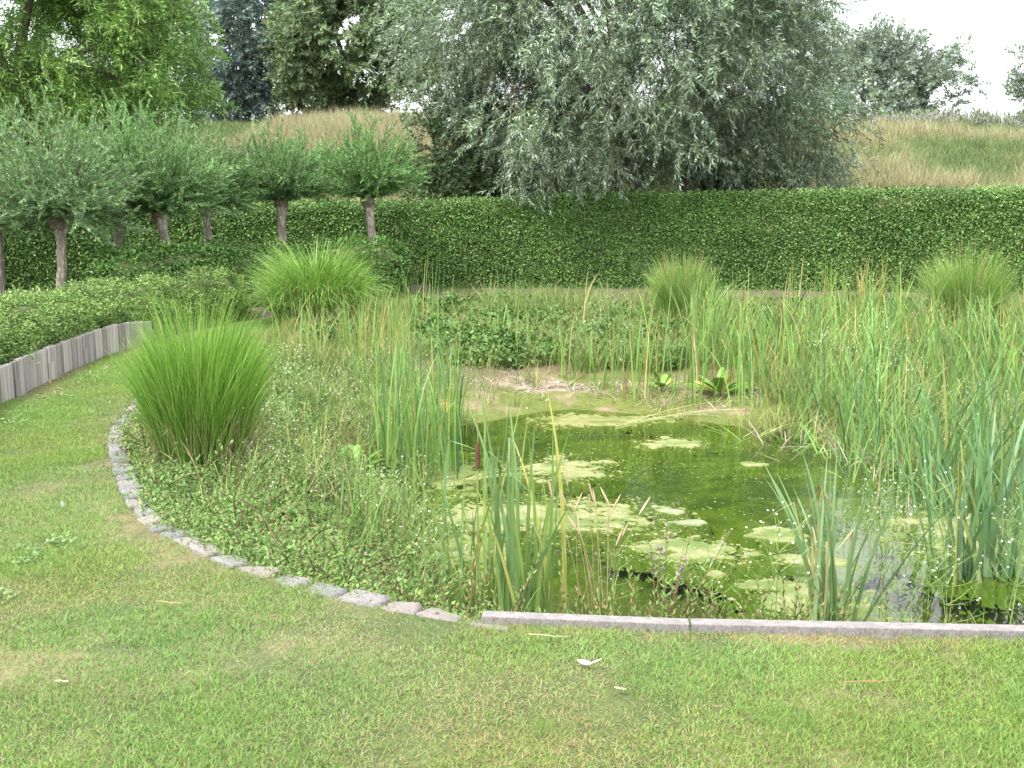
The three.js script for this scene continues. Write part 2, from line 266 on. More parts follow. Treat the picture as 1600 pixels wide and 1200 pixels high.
function tuftLeaves({ seed, n, rad, leafL, leafW, cols, up = 0.5, fold = 0.3, mid = 0.45 }) { // a loose ball of leaves, facing mostly along +Y
  const gb = new GB(), r = rand(seed);
  for (let k = 0; k < n; k++) {
    const p = V(gauss(r) * rad * 0.6, gauss(r) * rad * 0.35, gauss(r) * rad * 0.6), d = V(r() - 0.5, up * (r() - 0.25), r() - 0.5).normalize(), side = V(0, 0, 0).crossVectors(d, V(gauss(r) * 0.5, 1, gauss(r) * 0.5)).normalize();
    leaf(gb, p, d, side, leafL * (0.6 + 0.6 * r()), leafW * (0.7 + 0.5 * r()), mulc(cols[Math.floor(r() * cols.length)], 0.8 + 0.4 * r()), fold, mid);
  }
  return gb.geo();
}

// ---------------------------------------------------------------- trees
// env(r): a point of the crown's volume; clumps of sprigs sit there and a limb or branch runs to each
function makeTree(o) {
  const r = rand(o.seed), base = V(o.at[0], heightAt(o.at[0], o.at[1]), o.at[1]), t = thing(o.name, o.label, o.category ?? 'tree', [base.x, base.y - 0.05, base.z], o.group);
  const clumps = []; while (clumps.length < o.clumps) { const p = o.env(r, clumps.length); if (o.carve && fbm(p.x * 0.62 + o.seed, p.y * 0.62, p.z * 0.62, 2) < o.carve) continue; clumps.push(p); }
  (o.extra ?? []).forEach((p) => clumps.push(V(...p)));
  const trunk = new GB(), limbs = new GB(), bark = o.bark ?? [0.2, 0.17, 0.13], stems = o.stems ?? 1, spots = [];
  const fork = V(o.lean?.[0] ?? 0, o.trunkH, o.lean?.[1] ?? 0);
  for (let s = 0; s < stems; s++) {
    const a = s / stems * 6.28 + r(), off = stems > 1 ? 0.25 : 0, top = fork.clone().add(V(Math.cos(a) * off * 3, 0, Math.sin(a) * off * 3)), pts = [], rad = [];
    for (let k = 0; k <= 8; k++) { const u = k / 8; pts.push(V(Math.cos(a) * off * 0.6, 0, Math.sin(a) * off * 0.6).lerp(top, u).add(V(0.12 * Math.sin(u * 5 + s) * o.trunkR * 4, 0, 0.12 * Math.cos(u * 4 + s) * o.trunkR * 4))); rad.push(o.trunkR * (1.25 - 0.55 * u + 0.5 * Math.pow(1 - u, 6)) / Math.sqrt(stems)); }
    tube(trunk, pts, rad, 12, bark, 0.3, o.seed + s); for (let k = 4; k <= 8; k++) spots.push([pts[k], rad[k]]);
  }
  const order = clumps.map((c, k) => [c, k]).sort(() => r() - 0.5), main = o.limbs ?? 9;
  order.forEach(([c], k) => {
    let best = null, bd = 1e9; for (const s of spots) { if (s[0].y > c.y + 1.2 && k >= main) continue; const d = s[0].distanceTo(c) * (k < main ? 0.4 : 1) + (k < main ? Math.abs(s[0].y - fork.y) : 0); if (d < bd) { bd = d; best = s; } }
    best ??= spots[0]; const a = best[0], r0 = k < main ? o.trunkR * 0.5 : Math.min(best[1] * 0.6, 0.012 + 0.012 * bd), pts = [], rad = [], n = k < main ? 8 : 4, sag = 0.12 * a.distanceTo(c);
    for (let q = 0; q <= n; q++) { const u = q / n, p = a.clone().lerp(c, u); p.y += sag * Math.sin(u * Math.PI) * 1.2; p.x += 0.07 * bd * Math.sin(u * 6 + k) * u * (1 - u) * 2; p.z += 0.07 * bd * Math.cos(u * 5 + k * 2) * u * (1 - u) * 2; pts.push(p); rad.push(Math.max(0.006, r0 * (1 - 0.85 * u))); if (q > 1) spots.push([p, Math.max(0.008, r0 * (1 - 0.85 * u))]); }
    tube(limbs, pts, rad, k < main ? 6 : 4, mulc(bark, 0.85 + 0.3 * r()));
  });
  mesh('trunk', trunk.geo(), mBark, t); mesh('branches', limbs.geo(), mBark, t).userData.kind = 'stuff';
  const mid = V(o.mid?.[0] ?? fork.x, o.mid?.[1] ?? o.trunkH + 1, o.mid?.[2] ?? fork.z), lists = o.sprigs.map(() => []);
  clumps.forEach((c, k) => {
    const tone = 0.76 + 0.48 * r(), n = Math.round(o.per * (0.6 + 0.8 * r()));
    for (let s = 0; s < n; s++) {
      const p = c.clone().add(V(gauss(r), gauss(r) * (o.clumpY ?? 0.8), gauss(r)).multiplyScalar(o.clumpR * 0.6)); if (o.floor !== undefined && k < o.clumps && p.y < o.floor) continue;
      const d = p.clone().sub(mid).normalize().multiplyScalar(o.out ?? 0.7).add(V(gauss(r) * 0.45, gauss(r) * 0.45 + (o.up ?? -0.5), gauss(r) * 0.45)).normalize();
      const j = 0.85 + 0.3 * r(); lists[Math.floor(r() * lists.length)].push([aim(p, d, r() * 6.28, (0.75 + 0.5 * r())), [tone * j, tone * j, tone * j * (0.9 + 0.2 * r())]]);
    }
  });
  lists.forEach((l, k) => scatter('crown', o.sprigs[k], o.mat ?? mLeaf, l, t));
  return t;
}
const shell = (cx, cy, cz, rx, ry, rz, inner = 0.55) => (r) => { for (;;) { const a = V(gauss(r), gauss(r), gauss(r)).normalize(), k = Math.pow(lerp(inner ** 3, 1, r()), 1 / 3), n = 0.82 + 0.36 * noise3(a.x * 2.2 + cx, a.y * 2.2 + cy, a.z * 2.2 + cz); const p = V(cx + a.x * rx * k * n, cy + a.y * ry * k * n, cz + a.z * rz * k * n); return p; } };

const silver = [[0.489, 0.579, 0.476], [0.232, 0.321, 0.193], [0.167, 0.258, 0.129], [0.361, 0.464, 0.347], [0.129, 0.213, 0.091]];
const willowSprigs = [1, 2, 3].map((s) => sprig({ seed: s + 50, len: 0.5, n: 30, leafL: 0.125, leafW: 0.021, cols: silver, spread: 0.85, droop: 0.5, curve: 0.35, twig: [0.14, 0.13, 0.07] }));
{ // the big silver willow behind the hedge; its hill-side ground is about half a metre up
  const b = heightAt(3.07, -22.6), at = (x, y, z) => [x - 3.07, y - b, z + 22.6];
  const env = shell(-0.72, 5.2 - b, 0.3, 4.15, 5.0, 4.0, 0.42);
  makeTree({ name: 'willow_tree', label: 'huge silver leaved willow with drooping branches hanging over the tall hedge', seed: 77, at: [3.07, -22.6], trunkH: 2.2, trunkR: 0.24, lean: [0.1, 0], stems: 2, limbs: 12, carve: 0.37, clumps: 560, per: 27, clumpR: 0.54, out: 0.55, up: -0.75, mid: [-0.7, 4.2, 0.3], floor: 2.2 - b,
    env: (r, k) => { for (;;) { const p = env(r); if (p.y + b < 2.1 || (p.y + b < 2.9 && p.x < -3.6) || (p.y + b < 3 && p.z > 1.4)) continue; return p; } },
    extra: [[0.35, 2.05, -20.3], [1.4, 2.1, -20.1], [1.55, 2.3, -20.0], [0.4, 2.5, -20.4], [1.3, 2.7, -20.1], [2.9, 2.9, -19.5], [2.8, 3.5, -19.2], [2.95, 4.1, -19], [2.6, 3.8, -19.1], [3.2, 3.7, -19.2], [1.7, 3.0, -19.6], [6.1, 2.4, -22], [6.2, 2.9, -21.8], [5.9, 2.3, -22.3], [6.3, 3.3, -21.9], [5.8, 2.6, -21.8], [6.2, 2.5, -22.5]].map((p) => at(...p)), sprigs: willowSprigs });
}
{ // the trees on and beyond the hill
  const lime = [[0.26, 0.455, 0.104], [0.182, 0.351, 0.065], [0.364, 0.546, 0.182], [0.104, 0.221, 0.039]];
  const limeSprigs = [1, 2].map((s) => sprig({ seed: s + 70, len: 0.6, n: 26, leafL: 0.16, leafW: 0.032, cols: lime, spread: 1.1, droop: 0.7, curve: 0.6, twig: [0.2, 0.2, 0.06] }));
  makeTree({ name: 'twisted_willow_tree', label: 'large bright yellow green twisted willow rising behind the pollard willows', seed: 31, at: [-11.5, -26], trunkH: 3, trunkR: 0.26, limbs: 10, carve: 0.42, clumps: 400, per: 30, clumpR: 0.48, out: 0.4, up: -0.7, mid: [0, 4, 0], env: (() => { const e = shell(0, 4.7, 0, 3.9, 4.4, 3.6, 0.45); return (r) => { for (;;) { const p = e(r); if (p.y > 0.9) return p; } }; })(), sprigs: limeSprigs });
  const blue = [[0.237, 0.325, 0.294], [0.188, 0.263, 0.237], [0.312, 0.4, 0.375], [0.138, 0.2, 0.175]];
  const blueSprigs = [1, 2].map((s) => sprig({ seed: s + 90, len: 0.6, n: 20, leafL: 0.2, leafW: 0.07, cols: blue, spread: 1.0, droop: 0.4 }));
  makeTree({ name: 'blue_green_tree', label: 'tall dark blue green tree with bare stems showing, on the hilltop beside the bright willow', seed: 41, at: [-10.6, -42], trunkH: 1.8, trunkR: 0.16, stems: 3, limbs: 8, clumps: 95, per: 30, clumpR: 0.75, out: 0.4, up: -0.3, env: shell(0.2, 4.4, 0, 2.1, 4.4, 2.0, 0.3), sprigs: blueSprigs });
  const dark = [[0.181, 0.281, 0.125], [0.138, 0.225, 0.094], [0.237, 0.338, 0.163], [0.25, 0.25, 0.163]];
  const darkSprigs = [1, 2].map((s) => sprig({ seed: s + 110, len: 0.5, n: 18, leafL: 0.17, leafW: 0.085, cols: dark, spread: 1.2, droop: 0.5, fold: 0.3 }));
  makeTree({ name: 'dark_green_tree', label: 'broad dark green tree on the hilltop left of the silver willow', seed: 43, at: [-5.6, -40], trunkH: 1.4, trunkR: 0.17, limbs: 9, carve: 0.4, clumps: 190, per: 27, clumpR: 0.52, out: 0.6, up: -0.1, env: (() => { const e = shell(0.1, 3.1, 0, 3.0, 3.1, 2.8, 0.45); return (r) => { for (;;) { const p = e(r); if (p.y > 0.3) return p; } }; })(), sprigs: darkSprigs });
  const grey = [[0.23, 0.299, 0.218], [0.184, 0.241, 0.172], [0.299, 0.368, 0.287]];
  const greySprigs = [1, 2].map((s) => sprig({ seed: s + 130, len: 0.5, n: 16, leafL: 0.17, leafW: 0.08, cols: grey, spread: 1.1, droop: 0.4 }));
  makeTree({ name: 'hilltop_tree', label: 'open crowned spreading tree on the right hilltop, sky showing between its branches', group: null, seed: 47, at: [13.3, -45], trunkH: 0.7, trunkR: 0.16, lean: [0.3, 0], stems: 2, limbs: 10, clumps: 125, per: 17, clumpR: 0.5, out: 0.6, up: -0.05, env: (() => { const e = shell(1.1, 2.2, 0, 3.7, 2.4, 2.4, 0.42); return (r) => { for (;;) { const p = e(r); if (p.y > 0.35) return p; } }; })(), sprigs: greySprigs });
  makeTree({ name: 'hilltop_tree', label: 'tree cut by the right edge of the picture on the hilltop', seed: 49, at: [23.2, -45], trunkH: 1.0, trunkR: 0.16, limbs: 9, clumps: 70, per: 24, clumpR: 0.55, out: 0.6, up: -0.1, env: (() => { const e = shell(0, 2.4, 0, 2.7, 2.5, 2.4, 0.45); return (r) => { for (;;) { const p = e(r); if (p.y > 0.4) return p; } }; })(), sprigs: greySprigs });
  const shrubCols = [[0.08, 0.14, 0.05], [0.06, 0.1, 0.035], [0.11, 0.17, 0.08]];
  const shrubSprigs = [1, 2].map((s) => sprig({ seed: s + 150, len: 0.42, n: 16, leafL: 0.13, leafW: 0.05, cols: shrubCols, spread: 1.0, droop: 0.3 }));
  for (const [x, z, w, h, c, label] of [[-1.1, -23, 0.95, 2.9, 60, 'dark leafy shrub behind the hedge below the left side of the silver willow'], [0.9, -23.4, 0.9, 1.4, 30, 'dark shrub in the shade under the middle of the silver willow'], [4.6, -22.8, 0.9, 1.2, 26, 'low dark shrub behind the hedge, right of the willow trunks']])
    makeTree({ name: 'dark_shrub', label, category: 'shrub', group: 'shrubs under the silver willow', seed: Math.round(x * 100 + 900), at: [x, z], trunkH: 0.4, trunkR: 0.05, stems: 3, limbs: 5, clumps: c, per: 18, clumpR: 0.36, out: 0.7, up: 0.1, env: shell(0, h * 0.6, 0, w, h * 0.62, w, 0.3), sprigs: shrubSprigs });
}
// ---------------------------------------------------------------- pollard willows
{
  const pc = [[0.204, 0.36, 0.132], [0.156, 0.294, 0.09], [0.264, 0.42, 0.204], [0.336, 0.468, 0.288], [0.12, 0.228, 0.066]];
  const sp = [1, 2, 3].map((s) => sprig({ seed: s + 170, len: 0.38, n: 28, leafL: 0.09, leafW: 0.0165, cols: pc, spread: 0.75, droop: 0.1, curve: 0.15, twig: [0.16, 0.17, 0.07] }));
  const list = [
    [-7.25, -15.4, 1.28, 1.25, 0, 'pollard willow cut by the left edge of the picture'],
    [-6.07, -14.7, 1.33, 1.35, 0.02, 'pollard willow whose ridged trunk stands clear between the two box hedges'],
    [-5.9, -16.5, 1.4, 1.25, 0.14, 'pollard willow with a trunk leaning to the right, just right of the clear ridged trunk'],
    [-5.15, -16.1, 1.38, 1.15, -0.12, 'pollard willow with a trunk leaning slightly left beside the right leaning one'],
    [-5.0, -18.0, 1.48, 1.05, 0, 'slim pollard willow third from the right end of the row'],
    [-3.88, -18.5, 1.55, 1.02, 0, 'round headed pollard willow second from the right end of the row'],
    [-2.42, -18.5, 1.6, 1.08, -0.1, 'round headed pollard willow at the right end of the row'],
  ];
  list.forEach(([x, z, head, size, lean, label], k) => {
    const r = rand(300 + k), y0 = heightAt(x, z) - 0.04, hh = head - y0, t = thing('pollard_willow', label, 'tree', [x, y0, z], 'pollard willows in a row');
    const g = new GB(), pts = [], rad = [], R = 0.06 * (0.9 + 0.25 * r());
    for (let q = 0; q <= 22; q++) { const u = q / 22; pts.push(V(lean * (u - 1) * hh, u * hh, 0.03 * Math.sin(u * 4 + k))); rad.push(R * (1.12 - 0.2 * u + 0.35 * Math.pow(1 - u, 8) + 0.75 * Math.pow(u, 12))); }
    tube(g, pts, rad, 18, [0.52, 0.46, 0.37], 0.5, 300 + k);
    mesh('trunk', g.geo(), mBark, t);
    const kn = new THREE.IcosahedronGeometry(1, 4), kp = kn.attributes.position, kc = [];
    for (let i = 0; i < kp.count; i++) { const X = kp.getX(i), Y = kp.getY(i), Z = kp.getZ(i), n = 0.75 + 0.6 * fbm(X * 2.5 + k, Y * 2.5, Z * 2.5, 3); kp.setXYZ(i, X * 0.115 * n, Y * 0.11 * n + hh, Z * 0.115 * n); const c = mulc([0.3, 0.25, 0.18], 0.6 + 0.8 * fbm(X * 6, Y * 6, Z * 6 + k, 2)); kc.push(...c); }
    kn.setAttribute('color', new THREE.Float32BufferAttribute(kc, 3)); kn.computeVertexNormals(); mesh('head', kn, mBark, t);
    const sh = new GB(), lists = sp.map(() => []), ns = Math.round(96 * size * (0.85 + 0.3 * r())), wide = 0.76 + 0.28 * r(), green = 0.86 + 0.14 * r();
    for (let s = 0; s < ns; s++) {
      const az = s * 2.39996 + r() * 0.4, th = Math.acos(1 - (k < 3 ? 1.2 : 1.1) * ((s + 0.5) / ns)) * (0.85 + 0.35 * r()) * wide, L = size * (0.72 + 0.5 * r()) * lerp(1.14, 0.56, clamp(th / 1.6, 0, 1)), sp0 = [], rr = [];
      let p = V(0.1 * Math.sin(th) * Math.cos(az), hh + 0.06, 0.1 * Math.sin(th) * Math.sin(az)), tt = th * 0.75; const n = 7, bend = th * (0.05 + 0.62 * r());
      for (let q = 0; q <= n; q++) { sp0.push(p.clone()); rr.push(0.009 * (1 - 0.85 * q / n)); tt += bend / n * 0.7; p = p.clone().add(V(Math.sin(tt) * Math.cos(az), Math.cos(tt), Math.sin(tt) * Math.sin(az)).multiplyScalar(L / n)); }
      tube(sh, sp0, rr, 3, [0.17, 0.16, 0.08]);
      const tone = 0.82 + 0.36 * r();
      for (let q = 1; q <= n; q++) for (let w = 0; w < 2; w++) {
        const d = sp0[q].clone().sub(sp0[q - 1]).normalize().add(V(gauss(r) * 0.42, gauss(r) * 0.4 + 0.05, gauss(r) * 0.42)).normalize(), j = tone * (0.85 + 0.3 * r());
        lists[Math.floor(r() * 3)].push([aim(sp0[q - 1].clone().lerp(sp0[q], r()), d, r() * 6.28, (0.55 + 0.45 * r())), [j * green, j, j * green * green]]);
      }
    }
    mesh('shoots', sh.geo(), mBark, t).userData.kind = 'stuff';
    lists.forEach((l, q) => scatter('crown', sp[q], mLeaf, l, t));
  });
}
// ---------------------------------------------------------------- clipped hedges
function hedge(o) { // o.line, o.h(t, x) top above datum, o.w, o.lump
  const r = rand(o.seed), t = thing(o.name, o.label, 'hedge'), L = smoothLine(o.line, 8), core = new GB(), ring = [], n = L.length, P = [];
  let total = 0; const cum = L.map((p, i) => (total += i ? Math.hypot(p[0] - L[i - 1][0], p[1] - L[i - 1][1]) : 0));
  // cross-section: up the front, over the top, down the back
  const prof = (u, lumpy) => { const e = o.round; if (u < 0.42) { const v = u / 0.42; return [1 - e * 0.5 * Math.pow(v, 3), v * (1 - e * 0.45)]; } if (u > 0.58) { const v = (1 - u) / 0.42; return [-1 + e * 0.5 * Math.pow(v, 3), v * (1 - e * 0.45)]; } const v = (u - 0.42) / 0.16, a = Math.PI * v; return [(1 - e * 0.5) * Math.cos(a), 1 - e * 0.45 + e * 0.45 * Math.pow(Math.sin(a), 0.8)]; };
  const point = (s, u, inset) => { // s metres along, u round the section
    let i = 1; while (i < n - 1 && cum[i] < s) i++; const f = clamp((s - cum[i - 1]) / (cum[i] - cum[i - 1]), 0, 1), a = L[i - 1], b = L[i], x = lerp(a[0], b[0], f), z = lerp(a[1], b[1], f), dx = (b[0] - a[0]) / (cum[i] - cum[i - 1]), dz = (b[1] - a[1]) / (cum[i] - cum[i - 1]);
    let nx = -dz, nz = dx; if (o.flip) { nx = -nx; nz = -nz; }
    const end = Math.min(1, Math.sqrt(clamp(Math.min(s, total - s) / (o.endR ?? 0.2), 0.02, 1))), [pu, pv] = prof(u), g = o.ground ? o.ground(x, z) : heightAt(x, z) - 0.03, top = o.top(s / total, x) , lm = 1 + o.lump * 2 * (fbm(s * o.freq, u * 3, o.seed, 2) - 0.5) * (u > 0.05 && u < 0.95 ? 1 : 0.3);
    const w = (o.w / 2 - inset) * end * (1 + o.lump * (fbm(s * o.freq + 9, u * 4, o.seed + 3, 2) - 0.5) * 2), hh = (top - g) * lerp(0.75, 1, end) * (o.flatTop ? 1 : lm) - inset;
    return V(x + nx * pu * w, g + Math.max(0, pv * hh), z + nz * pu * w);
  };
  const NS = Math.ceil(total / 0.25), NU = 20; let prev = null;
  for (let j = 0; j <= NS; j++) { const row = []; for (let k = 0; k <= NU; k++) { const p = point(total * j / NS, k / NU, o.depth); row.push(core.v(p.x, p.y, p.z, mixc([0.09, 0.13, 0.04], [0.13, 0.12, 0.06], hash(j, k, 3)))); } if (prev) for (let k = 0; k < NU; k++) core.q(prev[k], row[k], row[k + 1], prev[k + 1]); else { const c = core.v(...point(0, 0.5, o.depth + 0.1).toArray(), [0.13, 0.12, 0.06]); for (let k = 0; k < NU; k++) core.f(c, row[k], row[k + 1]); } prev = row; }
  mesh('inner_twigs', core.geo(), mPlain, t);
  const lists = o.geos.map(() => []), count = Math.round(total * o.perM);
  for (let k = 0; k < count; k++) {
    const s = r() * total, u = o.uFrom + r() * (o.uTo - o.uFrom), gap = fbm(s * 2.6, u * 16, o.seed + 5, 3); if (gap < o.gap && r() < 0.75) continue;
    const p = point(s, u, o.depth * (0.1 + 0.7 * r() * r())), q = point(Math.min(total, s + 0.02), u, 0), w = point(s, Math.min(1, u + 0.01), 0), nn = V(0, 0, 0).crossVectors(q.clone().sub(point(s, u, 0)), w.sub(point(s, u, 0))).normalize();
    if (!(nn.lengthSq() > 0.5)) nn.set(0, 1, 0); if (o.flip) nn.negate(); if (nn.y < -0.2) nn.negate();
    nn.add(V(gauss(r) * 0.35, gauss(r) * 0.35 + 0.15, gauss(r) * 0.35)).normalize();
    const patch = 0.72 + 0.56 * fbm(s * 1.1, u * 6, o.seed + 8, 2), j = patch * (0.8 + 0.4 * r()); p.addScaledVector(nn, 0.02 * gauss(r) * (o.fuzz ?? 1));
    lists[Math.floor(r() * lists.length)].push([aim(p, nn, r() * 6.28, 0.75 + 0.5 * r()), [j * (0.92 + 0.16 * r()), j, j]]);
  }
  lists.forEach((l, k) => scatter('foliage', o.geos[k], o.mat ?? mGloss, l, t));
  return t;
}
{
  const hc = [[0.116, 0.234, 0.048], [0.089, 0.189, 0.034], [0.164, 0.293, 0.075], [0.061, 0.137, 0.025], [0.205, 0.325, 0.102]];
  const hg = [1, 2, 3].map((s) => tuftLeaves({ seed: s + 200, n: 26, rad: 0.1, leafL: 0.042, leafW: 0.026, cols: hc, up: 0.6 }));
  hedge({ name: 'tall_hedge', label: 'long tall flat topped leafy hedge across the back of the garden', seed: 5, line: [[-12.5, -12.5], [-11, -16], [-9, -19], [-6.5, -20.3], [-2.4, -20.5], [2.4, -20.5], [6, -19.9], [9.5, -19.2], [13.5, -18.4]], top: (t, x) => lerp(1.45, 1.56, sstep(-8, -2.5, x)) + 0.16 * sstep(-2.5, 2.5, x) + 0.08 * sstep(2.5, 9, x) + 0.018 * (fbm(x * 3, 1, 4, 3) - 0.5), w: 0.7, round: 0.12, lump: 0.025, fuzz: 0.6, flatTop: true, freq: 0.9, depth: 0.1, perM: 700, uFrom: 0.0, uTo: 0.66, gap: 0.28, geos: hg });
  const bc = [[0.187, 0.319, 0.072], [0.143, 0.259, 0.055], [0.253, 0.374, 0.11], [0.088, 0.176, 0.039], [0.231, 0.297, 0.11]];
  const bg = [1, 2, 3].map((s) => tuftLeaves({ seed: s + 220, n: 26, rad: 0.055, leafL: 0.028, leafW: 0.017, cols: bc, up: 1.0 }));
  hedge({ name: 'box_hedge', label: 'low light green box hedge of rounded mounds along the top of the timber edging', seed: 7, line: [[-4.15, -6.2], [-4.42, -7.6], [-4.58, -8.9], [-4.68, -10.2], [-4.72, -11.6], [-4.62, -12.8], [-4.3, -14.1], [-3.85, -15.2]], top: (t, x) => terraceH(-12) * 0 + 0.73 - 0.01 * t, w: 0.62, round: 0.75, lump: 0.32, freq: 1.5, depth: 0.13, perM: 900, uFrom: 0.02, uTo: 0.9, gap: 0.28, geos: bg, fuzz: 1.4 });
  const dc = [[0.095, 0.209, 0.041], [0.074, 0.169, 0.03], [0.135, 0.257, 0.061], [0.054, 0.115, 0.024]];
  const dg = [1, 2, 3].map((s) => tuftLeaves({ seed: s + 240, n: 18, rad: 0.075, leafL: 0.045, leafW: 0.028, cols: dc, up: 1.0 }));
  hedge({ name: 'box_hedge', label: 'darker box hedge in the second row at the feet of the pollard willows', seed: 9, line: [[-5.3, -14.0], [-5.0, -15], [-4.5, -15.9], [-3.7, -16.8], [-2.7, -17.4], [-1.75, -17.9]], top: (t) => lerp(0.93, 1.0, sstep(0, 0.7, t)), w: 0.95, round: 0.6, lump: 0.17, freq: 1.1, depth: 0.14, perM: 800, uFrom: 0.02, uTo: 0.92, gap: 0.27, geos: dg, fuzz: 1.4, endR: 0.35 });
}

// ---------------------------------------------------------------- lawn
const zoneLawn = (x, z) => !inside(basin, x, z) && !inside(terracePoly, x, z);
{
  const greens = [[0.194, 0.341, 0.067], [0.154, 0.292, 0.054], [0.24, 0.374, 0.091], [0.275, 0.374, 0.109], [0.194, 0.363, 0.103]], straws = [[0.367, 0.324, 0.173], [0.313, 0.27, 0.14], [0.421, 0.378, 0.227], [0.259, 0.211, 0.119]];
  const sward = (seed, n, dry, hgt) => { const gb = new GB(), r = rand(seed), S = 0.24; for (let k = 0; k < n; k++) { const d = r() < dry, c = mulc(d ? straws[Math.floor(r() * 4)] : greens[Math.floor(r() * 5)], 0.8 + 0.4 * r()); const ra = r() * 6.28, rr = S * Math.sqrt(r()) * (0.75 + 0.25 * r()); blade(gb, Math.cos(ra) * rr, -0.004, Math.sin(ra) * rr, r() * 6.28, (d ? 0.7 : 0.25) + 0.55 * r(), 0.3 + 0.9 * r(), hgt * (0.55 + 0.7 * r()), 0.0024 + 0.0014 * r(), c, 2, 0, r() * 3); } return gb.geo(); };
  const kinds = [sward(1, 2000, 0.1, 0.036), sward(2, 2000, 0.2, 0.033), sward(3, 1800, 0.42, 0.03), sward(4, 1500, 0.75, 0.027), sward(5, 1900, 0.04, 0.044)], lists = kinds.map(() => []), r = rand(61);
  for (let z = -2.2; z > -15.5; z -= 0.215) for (let x = -4.9; x < 3.2; x += 0.215) {
    const px = x + 0.26 * (r() - 0.5), pz = z + 0.26 * (r() - 0.5); if (Math.abs(px) > -pz * 0.56 + 0.6 || !zoneLawn(px, pz) || dist(basin, px, pz) < (pz > -5.2 ? (px < -0.15 ? 0.1 : 0.13) : 0.17) || dist(terraceLine, px, pz, false) < 0.22) continue;
    const left = sstep(0.6, -1.6, px) * 0.05 + 0.1 * sstep(-4.1, -3.3, pz) * sstep(1.2, 0.2, px) + 0.1 * sstep(-1.75, -2.2, px) * sstep(-5.2, -4.2, pz), dry = fbm(px * 0.75 + 3, pz * 0.75, 12, 3) + 0.22 * (fbm(px * 2.6, pz * 2.6, 15, 2) - 0.5) + left - 0.02 + 0.1 * (r() - 0.5);
    const k = dry < 0.4 ? (r() < 0.4 ? 4 : 0) : dry < 0.5 ? (r() < 0.5 ? 0 : 1) : dry < 0.58 ? (r() < 0.6 ? 1 : 2) : dry < 0.68 ? 2 : 3;
    const hue = fbm(px * 1.3, pz * 1.3, 30, 2), j = 0.9 + 0.2 * r(), m = new THREE.Matrix4().makeRotationY(r() * 6.28).setPosition(px, heightAt(px, pz), pz);
    lists[k].push([m, [j * lerp(0.9, 1.15, hue), j * lerp(1.05, 0.97, hue), j * lerp(1.1, 0.8, hue)]]);
  }
  const g = thing('lawn_grass', 'short mown lawn grass, green with dry straw patches', 'grass'); g.userData.kind = 'stuff';
  lists.forEach((l, k) => l.length && scatter('grass_blades', kinds[k], mBlade, l, g));
  { // coarse tufts and small broad-leaved weeds in the turf
    const r2 = rand(67), coarse = sward(12, 260, 0, 0.1), weed = tuftLeaves({ seed: 13, n: 26, rad: 0.06, leafL: 0.03, leafW: 0.017, cols: [[0.16, 0.28, 0.08], [0.19, 0.3, 0.11], [0.13, 0.25, 0.07]], up: 0.3 }), cl = [], wl = [];
    for (const [x, z, s] of [[1.0, -3.2, 0.8], [0.12, -3.15, 0.7], [1.75, -3.35, 0.9]]) for (let k = 0; k < 2; k++) cl.push([new THREE.Matrix4().compose(V(x + 0.05 * gauss(r2), 0, z + 0.05 * gauss(r2)), new THREE.Quaternion().setFromAxisAngle(_Y, r2() * 6), V(s * 0.6, 0.5, s * 0.6)), [1, 1.0, 1]]);
    for (let k = 0; k < 8; k++) { const a = r2() < 0.6, x = a ? -1.5 - 1.3 * r2() : -3.9 + 1.1 * r2(), z = a ? -3 - 2.6 * r2() : -6.5 - 3.5 * r2(); if (!zoneLawn(x, z)) continue; for (let q = 0; q < 3; q++) wl.push([aim(V(x + 0.06 * gauss(r2), 0.016, z + 0.06 * gauss(r2)), V(gauss(r2) * 0.15, 1, gauss(r2) * 0.15).normalize(), r2() * 6.28, 0.5 + 0.5 * r2()), [1, 1, 1.05]]); }
    scatter('grass_tufts', coarse, mBlade, cl, g); scatter('weed_leaves', weed, mLeaf, wl, g);
  }
  // dry thatch along the foot of the kerb, taller tufts left by the mower
  const th = sward(9, 260, 0.95, 0.045), tl = [], r3 = rand(66);
  along(boardLine, 0.16, (x, z) => { for (let q = 0; q < 2; q++) if (r3() < 0.9) tl.push([new THREE.Matrix4().compose(V(x, 0.002, z + 0.06 + 0.06 * r3()), new THREE.Quaternion(), V(0.6, 0.8, 0.24)), [1.2, 1.12, 1]]); });
  along(terraceLine.slice(2, 11), 0.14, (x, z) => { tl.push([new THREE.Matrix4().compose(V(x + 0.12 + 0.06 * r3(), 0.004, z), new THREE.Quaternion(), V(0.5, 0.6, 0.6)), [1.1, 1, 0.9]]); });
  along(kerbLine, 0.2, (x, z, yaw) => { if (r3() < 0.6) tl.push([new THREE.Matrix4().compose(V(x - 0.1, 0.004, z + 0.07), new THREE.Quaternion(), V(0.3, 0.8, 0.4)), [1, 1, 0.9]]); });
  const tg = tag(scatter('dry_thatch', th, mDry, tl, scene), 'dry straw thatch along the edges of the lawn', 'dry grass');
}
